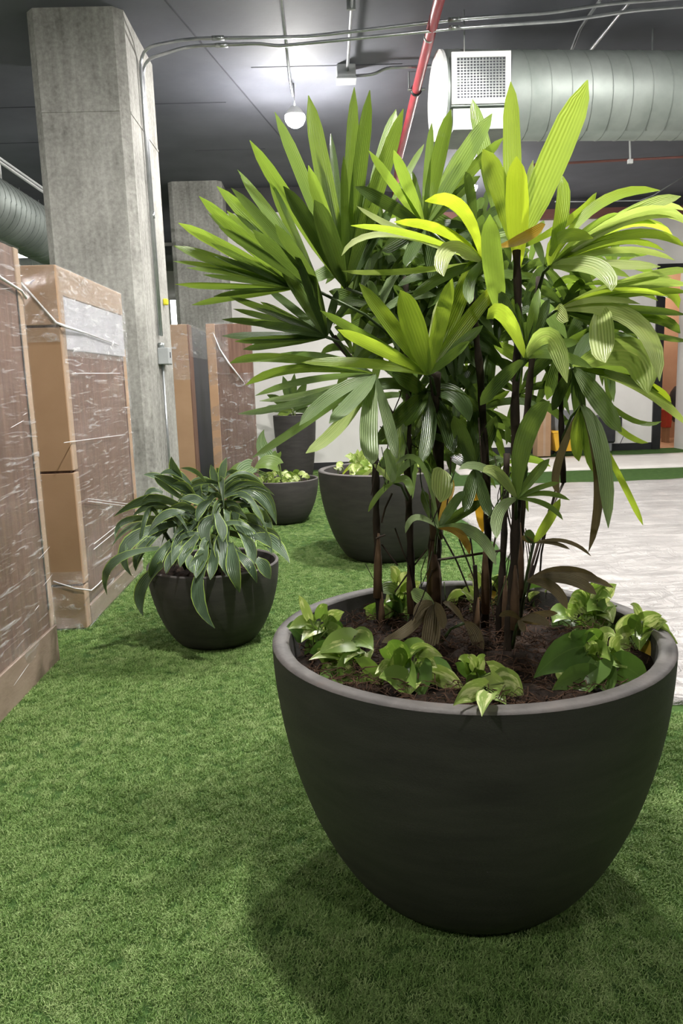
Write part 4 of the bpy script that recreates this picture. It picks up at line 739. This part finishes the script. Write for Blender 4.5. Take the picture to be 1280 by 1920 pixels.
pot_pl('large-leaved pothos clump beside the yellowed leaf in the huge planter', 1098, 1290, [(1095, 1212, 1015, 1262, 58, PD), (1095, 1225, 1062, 1250, 34, PP), (1085, 1205, 1068, 1196, 26, PP), (1118, 1200, 1098, 1192, 30, PO), (1125, 1205, 1148, 1195, 28, PP), (1120, 1215, 1140, 1235, 26, PO), (1110, 1230, 1105, 1212, 22, PP), (1118, 1240, 1110, 1286, 56, PD, -.03), (1105, 1268, 1045, 1290, 44, PD, -.04), (1135, 1265, 1140, 1298, 40, PD, -.05), (1165, 1250, 1205, 1278, 56, PD, -.03), (1140, 1232, 1170, 1250, 40, PO), (1100, 1280, 1090, 1305, 36, PD, -.05), (1150, 1215, 1165, 1200, 22, PP)])
pot_pl('pothos at the right rim of the huge planter carrying one yellow leaf', 1200, 1225, [(1192, 1222, 1196, 1252, 54, 'leaf_yellowed', -.02), (1180, 1195, 1155, 1216, 40, PP), (1205, 1165, 1235, 1156, 28, PP), (1215, 1180, 1245, 1168, 26, PP), (1218, 1190, 1262, 1204, 38, PP), (1200, 1160, 1184, 1138, 14, PP), (1205, 1185, 1200, 1215, 30, PO), (1190, 1180, 1198, 1160, 26, PO)])
pot_pl('dense pale pothos at the rear right of the huge planter', 1105, 1185, [(1085, 1150, 1060, 1138, 30, PP), (1100, 1135, 1075, 1120, 28, PO), (1120, 1125, 1150, 1100, 28, PP), (1110, 1118, 1140, 1122, 22, PO), (1095, 1120, 1070, 1130, 26, PP), (1125, 1140, 1145, 1164, 34, PP), (1130, 1135, 1105, 1145, 30, PO), (1105, 1155, 1140, 1180, 44, PO), (1140, 1165, 1180, 1172, 34, PD), (1075, 1165, 1045, 1200, 46, PD), (1090, 1170, 1080, 1195, 44, PD), (1060, 1150, 1040, 1165, 34, PO), (1110, 1108, 1135, 1095, 22, PO), (1080, 1135, 1090, 1110, 24, PP), (1165, 1170, 1178, 1155, 20, PD)], dy=.02)
pot_pl('pothos sprays along the back rim right of the palm canes', 1030, 1150, [(1010, 1125, 990, 1118, 22, PP), (1015, 1130, 1000, 1140, 22, PD), (1030, 1130, 1022, 1112, 18, PP), (1040, 1135, 1060, 1125, 26, PO), (1025, 1140, 1045, 1150, 28, PO), (1050, 1140, 1072, 1128, 20, PP)], dy=.06)
pot_pl('pale pothos behind the left canes of the huge planter', 745, 1165, [(745, 1090, 732, 1068, 18, PP), (752, 1100, 765, 1080, 20, PP), (740, 1110, 715, 1112, 28, 'palm_grey'), (755, 1118, 728, 1128, 30, PP), (760, 1110, 785, 1095, 22, PP), (725, 1150, 688, 1142, 26, PO), (745, 1140, 720, 1158, 26, PO), (760, 1130, 770, 1155, 30, PO), (700, 1140, 702, 1180, 26, PO), (750, 1140, 755, 1175, 26, PD)])
pot_pl('yellow-green pothos half hidden between the canes at the back', 920, 1140, [(930, 1110, 950, 1085, 30, PP), (900, 1100, 880, 1085, 26, PP), (915, 1120, 925, 1150, 30, 'leaf_yellowed'), (890, 1120, 868, 1110, 24, PP), (860, 1120, 840, 1130, 26, PP), (905, 1130, 885, 1150, 26, PO), (940, 1120, 960, 1140, 26, PP)], dy=.02)
# plants of the rear planters
def ring_plants(cx, cy, zs, R, n, name, label, mats, seed, hz=(.03, .12), lw=.07):
    rnd = random.Random(seed)
    t = thing(name, (cx, cy, zs), label, 'plant')
    for k in range(n):
        q = rnd.uniform(0, 6.28); r = R * math.sqrt(rnd.random()) * .92; z = zs + rnd.uniform(*hz); b = Vector((cx + r * math.cos(q), cy + r * math.sin(q), z)); d = rnd.uniform(0, 6.28); L = lw * rnd.uniform(.9, 1.6)
        e = b + Vector((math.cos(d) * L, math.sin(d) * L, rnd.uniform(-.02, .05))); lf = leaf('leaf', b, (b + e) / 2 + Vector((0, 0, .012)), e, lw * rnd.uniform(.7, 1.1), 'heart', M[rnd.choice(mats)], t, .85, .2, 6, .04, rnd.choice((-1, 1)))
        MB().tube([(b.x, b.y, zs), b], .003, 4).build('stem', M['stem'], t)
    return t
ring_plants(P3[0], P3[1], .66, .45, 60, 'pothos', 'bed of pale pothos filling the large planter behind the palm', [PP, PP, PO], 21)
ring_plants(P4[0], P4[1], .41, .32, 46, 'pothos', 'pothos bed around the big-leaved plant in the middle planter', [PP, PO, PP], 22, (.02, .09), .06)
YP = P3[1] - .1
def big_plant(name, label, root, leaves, kind, tw=.85, stem='stem', sr=.006, dyt=-.05):
    t = thing(name, root, label, 'plant'); r0 = Vector(root)
    for (bx, by, tx, ty, w_, mt, Y, md) in leaves:
        b, e = atY(bx, by, Y), atY(tx, ty, Y + dyt); mp = atY(md[0], md[1], Y + dyt / 2) if md else (b + e) / 2 + Vector((0, 0, (e - b).length * .05))
        leaf('leaf', b, mp, e, w_ * pxm(Y) / tw, kind, M[mt], t, tw, .2, 10, .04, random.choice((-1, 1)))
        MB().tube([r0, (r0 + b) / 2 + Vector((0, 0, .01)), b], sr, 6).build('stalk', M[stem], t)
    return t
big_plant('bromeliad', 'pale rosette with thin curling leaves in the large rear planter', (P3[0] - .25, YP, .66), [(675, 880, 655, 848, 10, PP, YP, None), (675, 880, 690, 838, 10, PP, YP, (676, 855)), (675, 880, 664, 850, 14, PP, YP, None), (675, 880, 682, 848, 14, PP, YP, None), (675, 880, 670, 842, 12, PP, YP, None), (675, 878, 700, 852, 10, PP, YP, None)], 'strap')
big_plant('parlour_palm', 'small feathery palm with arching yellow-green leaflets in the large rear planter', (P3[0] - .1, YP, .66), [(700, 872, 640, 895, 7, Y_, YP, (662, 872)), (700, 872, 650, 902, 7, B_, YP, (668, 880)), (705, 872, 664, 905, 7, Y_, YP, (678, 886)), (700, 880, 668, 925, 9, P_, YP - .3, (678, 898)), (705, 885, 684, 928, 9, P_, YP - .3, (692, 905)), (720, 875, 760, 895, 8, Y_, YP, (745, 875)), (720, 870, 745, 850, 8, B_, YP, None)], 'strap')
Y4 = P4[1]
big_plant('elephant_ear', 'elephant ear with ribbed pale-veined leaf in the middle planter', (P4[0], Y4, .41), [(508, 862, 495, 805, 26, 'alocasia', Y4, (490, 835)), (520, 872, 475, 882, 28, MI, Y4 - .1, (498, 868)), (465, 880, 428, 884, 18, MI, Y4 - .1, (448, 876)), (470, 875, 440, 895, 30, 'alocasia', Y4 - .2, None), (520, 850, 512, 880, 16, MI, Y4, None)], 'heart')
Y5p = P5[1]
big_plant('dark_foliage_plant', 'dark leafy plant growing from the tall rear planter', (P5[0], Y5p, H5 - .05), [(545, 765, 500, 740, 16, D_, Y5p, None), (550, 765, 575, 715, 16, D_, Y5p, None), (545, 765, 530, 705, 16, D_, Y5p, None), (550, 768, 600, 745, 16, D_, Y5p, None), (540, 770, 490, 768, 14, D_, Y5p, None), (548, 765, 552, 700, 14, D_, Y5p, None), (555, 770, 605, 775, 14, D_, Y5p, None), (548, 770, 520, 778, 14, PO, Y5p, None)], 'strap')

# dracaena in the small planter
dz = DH - .06
drac = thing('dracaena', (D[0], D[1], dz), 'bushy dracaena with drooping dark leaves edged in yellow', 'plant')
HEADS = {'l': (300, 985, D[1] + .02), 'c': (365, 985, D[1] - .03), 'r': (425, 960, D[1] + .03), 'f': (395, 1020, D[1] - .12), 't': (415, 915, D[1] + .05)}
for k, (x, y, Y) in HEADS.items():
    h = atY(x, y, Y); b = Vector((D[0] + (h.x - D[0]) * .5, D[1] + (Y - D[1]) * .6, dz)); MB().tube([b, (b + h) / 2, h], [.016, .014, .012], 8).build('stem', M['petiole'], drac, True)
S_ = lambda x, y: (180 + x * .2969, 850 + y * .2969)
LV = [('r', (800, 270), (1140, 450), (1000, 250), 95), ('r', (800, 265), (1125, 265), (960, 190), 55), ('r', (820, 280), (1140, 440), (1050, 230), 40), ('t', (760, 210), (725, 70), (745, 140), 60), ('t', (790, 210), (825, 25), (800, 110), 60), ('t', (700, 260), (705, 165), (690, 220), 60), ('t', (660, 290), (640, 165), (640, 230), 70),
      ('t', (790, 260), (605, 340), (720, 270), 75), ('t', (800, 250), (910, 160), (850, 200), 60), ('c', (550, 190), (475, 20), (500, 110), 70), ('c', (620, 270), (470, 205), (550, 205), 70), ('c', (640, 300), (365, 140), (500, 190), 75), ('c', (600, 320), (370, 150), (440, 210), 45), ('l', (540, 340), (110, 400), (340, 290), 80), ('l', (420, 250), (295, 295), (350, 235), 40),
      ('l', (660, 420), (395, 440), (540, 340), 80), ('l', (560, 430), (225, 775), (215, 560), 95), ('l', (480, 420), (120, 545), (200, 420), 50), ('l', (400, 600), (70, 895), (110, 690), 60), ('l', (430, 480), (250, 745), (290, 600), 80), ('c', (620, 440), (475, 710), (530, 560), 110), ('c', (660, 470), (550, 640), (590, 560), 100), ('c', (780, 400), (740, 610), (690, 470), 110),
      ('r', (850, 410), (970, 730), (950, 520), 110), ('f', (800, 500), (830, 780), (790, 620), 115), ('f', (850, 570), (905, 880), (870, 720), 100), ('r', (1000, 530), (1225, 695), (1110, 560), 100), ('r', (1000, 480), (1165, 600), (1120, 510), 60), ('f', (690, 570), (630, 790), (660, 680), 100), ('f', (690, 690), (750, 1105), (640, 900), 95), ('f', (600, 640), (620, 760), (590, 700), 60),
      ('l', (420, 700), (300, 1030), (285, 860), 90), ('f', (870, 620), (1015, 820), (960, 700), 70), ('r', (1010, 670), (1100, 795), (1060, 720), 90), ('r', (980, 320), (1060, 430), (1020, 370), 50), ('r', (1060, 360), (1110, 540), (1090, 450), 60), ('r', (760, 330), (925, 380), (860, 320), 60), ('l', (500, 430), (310, 575), (370, 480), 60), ('c', (700, 330), (530, 290), (620, 290), 70), ('l', (540, 210), (300, 135), (400, 150), 50),
      ('r', (830, 230), (960, 180), (890, 190), 45), ('c', (690, 180), (530, 95), (620, 110), 35), ('c', (600, 200), (400, 135), (500, 120), 50), ('c', (680, 640), (590, 740), (620, 690), 60), ('f', (760, 380), (800, 560), (790, 470), 80), ('l', (360, 520), (250, 720), (270, 620), 50), ('r', (900, 330), (880, 480), (880, 390), 70), ('f', (560, 560), (440, 760), (480, 660), 75), ('l', (470, 560), (350, 800), (380, 680), 80), ('f', (740, 600), (720, 800), (740, 700), 80), ('r', (920, 520), (1000, 700), (980, 600), 85), ('r', (960, 450), (1110, 640), (1060, 520), 80), ('l', (420, 420), (180, 640), (260, 480), 60), ('c', (560, 380), (330, 500), (440, 390), 70), ('r', (900, 400), (1060, 520), (1000, 420), 75), ('f', (640, 520), (530, 720), (570, 620), 85), ('c', (720, 300), (640, 430), (660, 350), 70), ('t', (830, 300), (960, 330), (900, 280), 60), ('l', (480, 360), (230, 400), (350, 330), 60)]
for (hk, b, e, md, w_) in LV:
    Y = HEADS[hk][2]; dy = {'f': -.16, 'c': -.12, 'r': -.04, 'l': -.06, 't': .02}[hk]; bb, ee, mm = S_(*b), S_(*e), S_(*md)
    def out(p, Yg):
        if p[1] < 1000: return atY(*p, Yg)
        if p[1] < 1060: return atY(*p, min(Yg, D[1] - (.1 + .25 * (p[1] - 1000) / 60)))
        q = atY(*p, Yg); dx_ = min(abs(q.x - D[0]), .36); return atY(*p, min(Yg, D[1] - math.sqrt((DR + .05) ** 2 - dx_ ** 2)))
    leaf('leaf', out(bb, Y + dy * .3), out(mm, Y + dy * .7), out(ee, Y + dy), w_ * .85 * .2969 * pxm(Y) / .88, 'strap', M['drac'], drac, .88, .25, 10, .05, random.choice((-1, 1)))
rnd = random.Random(9)
for k in range(60):
    hk = rnd.choice(list(HEADS)); h = atY(*HEADS[hk]); q = rnd.uniform(0, 6.28); L = rnd.uniform(.2, .34); dv = Vector((math.cos(q), .8 * math.sin(q) + .1, 0)); b = h + Vector((0, 0, rnd.uniform(-.05, .04))); e = b + dv * L + Vector((0, 0, rnd.uniform(-.18, .0))); md = b + dv * L * .5 + Vector((0, 0, rnd.uniform(.02, .09)))
    leaf('leaf', b, md, e, rnd.uniform(.034, .046), 'strap', M['drac'], drac, .8, .25, 9, .05, rnd.choice((-1, 1)))

# ------------------------------------------------------------------ cleaning things by the far right wall
def at0(px, Y): return atY(px, 800, Y).x
Yb = 13.35; x0, x1 = at0(1031, Yb), at0(1093, Yb)
t = thing('mop_bucket', ((x0 + x1) / 2, Yb, .02), 'yellow wheeled mop bucket with grey wringer by the far wall', 'bucket')
def taper(m, lo, hi, z0, z1, s_, y0, y1):
    cx = (lo + hi) / 2; cy = (y0 + y1) / 2; vv = []
    for z, k in ((z0, s_), (z1, 1)):
        for x, y in ((lo, y0), (hi, y0), (hi, y1), (lo, y1)): vv.append((cx + (x - cx) * k, cy + (y - cy) * k, z))
    return m.add(vv, [(3, 2, 1, 0), (4, 5, 6, 7), (0, 1, 5, 4), (1, 2, 6, 5), (2, 3, 7, 6), (3, 0, 4, 7)])
zt = atY(1060, 810, Yb).z
taper(MB(), x0, x1, .1, zt, .78, Yb - .2, Yb + .2).build('tub', M['yellow'], t); MB().box((x0 - .015, Yb - .215, zt), (x1 + .015, Yb + .215, zt + .04), .008).build('tub_rim', M['yellow'], t)
zw = atY(1060, 770, Yb).z
taper(MB(), x0 + .02, x1 - .12, zt + .04, zw, .85, Yb - .17, Yb + .17).build('wringer', M['grey_plastic'], t); MB().tube([(x0 + .2, Yb - .1, zw), (x0 + .14, Yb - .1, zw + .22), (x0 + .02, Yb - .1, zw + .3)], .018, 8).build('lever', M['grey_plastic'], t)
for sx in (x0 + .09, x1 - .09):
    for sy in (Yb - .15, Yb + .15): MB().tube([(sx - .02, sy, .07), (sx + .02, sy, .07)], .05, 12).build('wheel', M['black_plastic'], t)
x0, x1 = at0(1003, Yb), at0(1028, Yb); t = thing('cardboard_box', ((x0 + x1) / 2, Yb, .02), 'tall tan carton left of the yellow bucket', 'box')
MB().box((x0, Yb - .15, .02), (x1, Yb + .15, atY(1015, 765, Yb).z), .006).build('carton', M['card'], t); MB().box((x0 + .1, Yb - .153, .03), (x0 + .14, Yb - .15, atY(1015, 768, Yb).z)).build('tape', M['card_pale'], t)
Yb = 13.7; x0, x1 = at0(1118, Yb), at0(1150, Yb); za, zb_ = atY(1135, 830, Yb).z, atY(1135, 778, Yb).z
t = thing('floor_machine', ((x0 + x1) / 2, Yb, .02), 'black floor machine standing against the far wall', 'machine')
MB().box((x0, Yb - .12, za), (x1, Yb + .12, zb_), .03).build('tank', M['black_plastic'], t); MB().box((x1, Yb - .1, za + .25), (x1 + .12, Yb + .1, zb_ - .04), .02).build('motor', M['black_plastic'], t); MB().tube([(x0 + .1, Yb, zb_), (x0 + .06, Yb, zb_ + .3)], .02, 8).build('handle', M['black_metal'], t)
MB().box((x0 + .03, Yb - .1, .02), (x1 - .05, Yb + .1, za), .02).build('base', M['grey_plastic'], t); 
pipe('loose_cord', [atY(1165, 800, 13.985), atY(1170, 815, 13.985), atY(1162, 832, 13.985), atY(1158, 838, 13.985)], .006, M['black_plastic'], 'thin dark cord dangling on the far white wall', 'cord', n=6)
Yd = 15.4
def xyz(px, py): return atY(px, py, Yd)
t = thing('coat_rack_load', (xyz(1258, 790).x, Yd, .01), 'heap of dark coats and bags seen through the doorway', 'coats'); a = xyz(1256, 790); b = xyz(1288, 725)
MB().sphere(((a.x + b.x) / 2, Yd, (a.z + b.z) / 2), 1, 14, ((b.x - a.x) / 2 + .05, .2, (b.z - a.z) / 2 + .05)).build('coat', M['black_plastic'], t, True); MB().tube([((a.x + b.x) / 2, Yd, .01), ((a.x + b.x) / 2, Yd, b.z)], .03, 8).build('pole', M['black_metal'], t); MB().sphere((b.x - .05, Yd - .1, b.z + .05), .12, 10).build('hood', M['black_plastic'], t, True)
a, b = xyz(1234, 800), xyz(1246, 770); t = thing('red_bin', (a.x, Yd - .2, .01), 'small red container seen through the doorway', 'bin'); taper(MB(), a.x, b.x, a.z, b.z, .85, Yd - .35, Yd - .05).build('tub', M['red_cloth'], t); MB().box((a.x - .01, Yd - .36, b.z), (b.x + .01, Yd - .04, b.z + .03)).build('lid', M['red_cloth'], t); MB().box((a.x + .02, Yd - .3, .006), (b.x - .02, Yd - .1, a.z)).build('stand', M['card'], t)
a, b = xyz(1256, 832), xyz(1268, 808); t = thing('low_carton', (a.x, Yd - .6, .01), 'low pinkish carton on the floor beyond the doorway', 'box'); MB().box((a.x, Yd - .8, .007), (b.x, Yd - .5, b.z), .01).build('carton', M['tan_wall'], t); MB().box((a.x + .02, Yd - .803, b.z - .08), (b.x - .02, Yd - .8, b.z - .05)).build('tape', M['card_pale'], t)
t = thing('hanging_bulb', (DX0 + .3, 15.0, 3.2), 'lamp inside the room beyond the doorway', 'lamp', 'bare ceiling bulbs'); MB().sphere((DX0 + .3, 15.0, 3.2), .07, 12).build('bulb', emit('bulb_warm', (1, .86, .7, 1), 500), t, True); MB().tube([(DX0 + .3, 15.0, 3.27), (DX0 + .3, 15.0, CEIL)], .006, 6).build('cord', M['grey_plastic'], t)
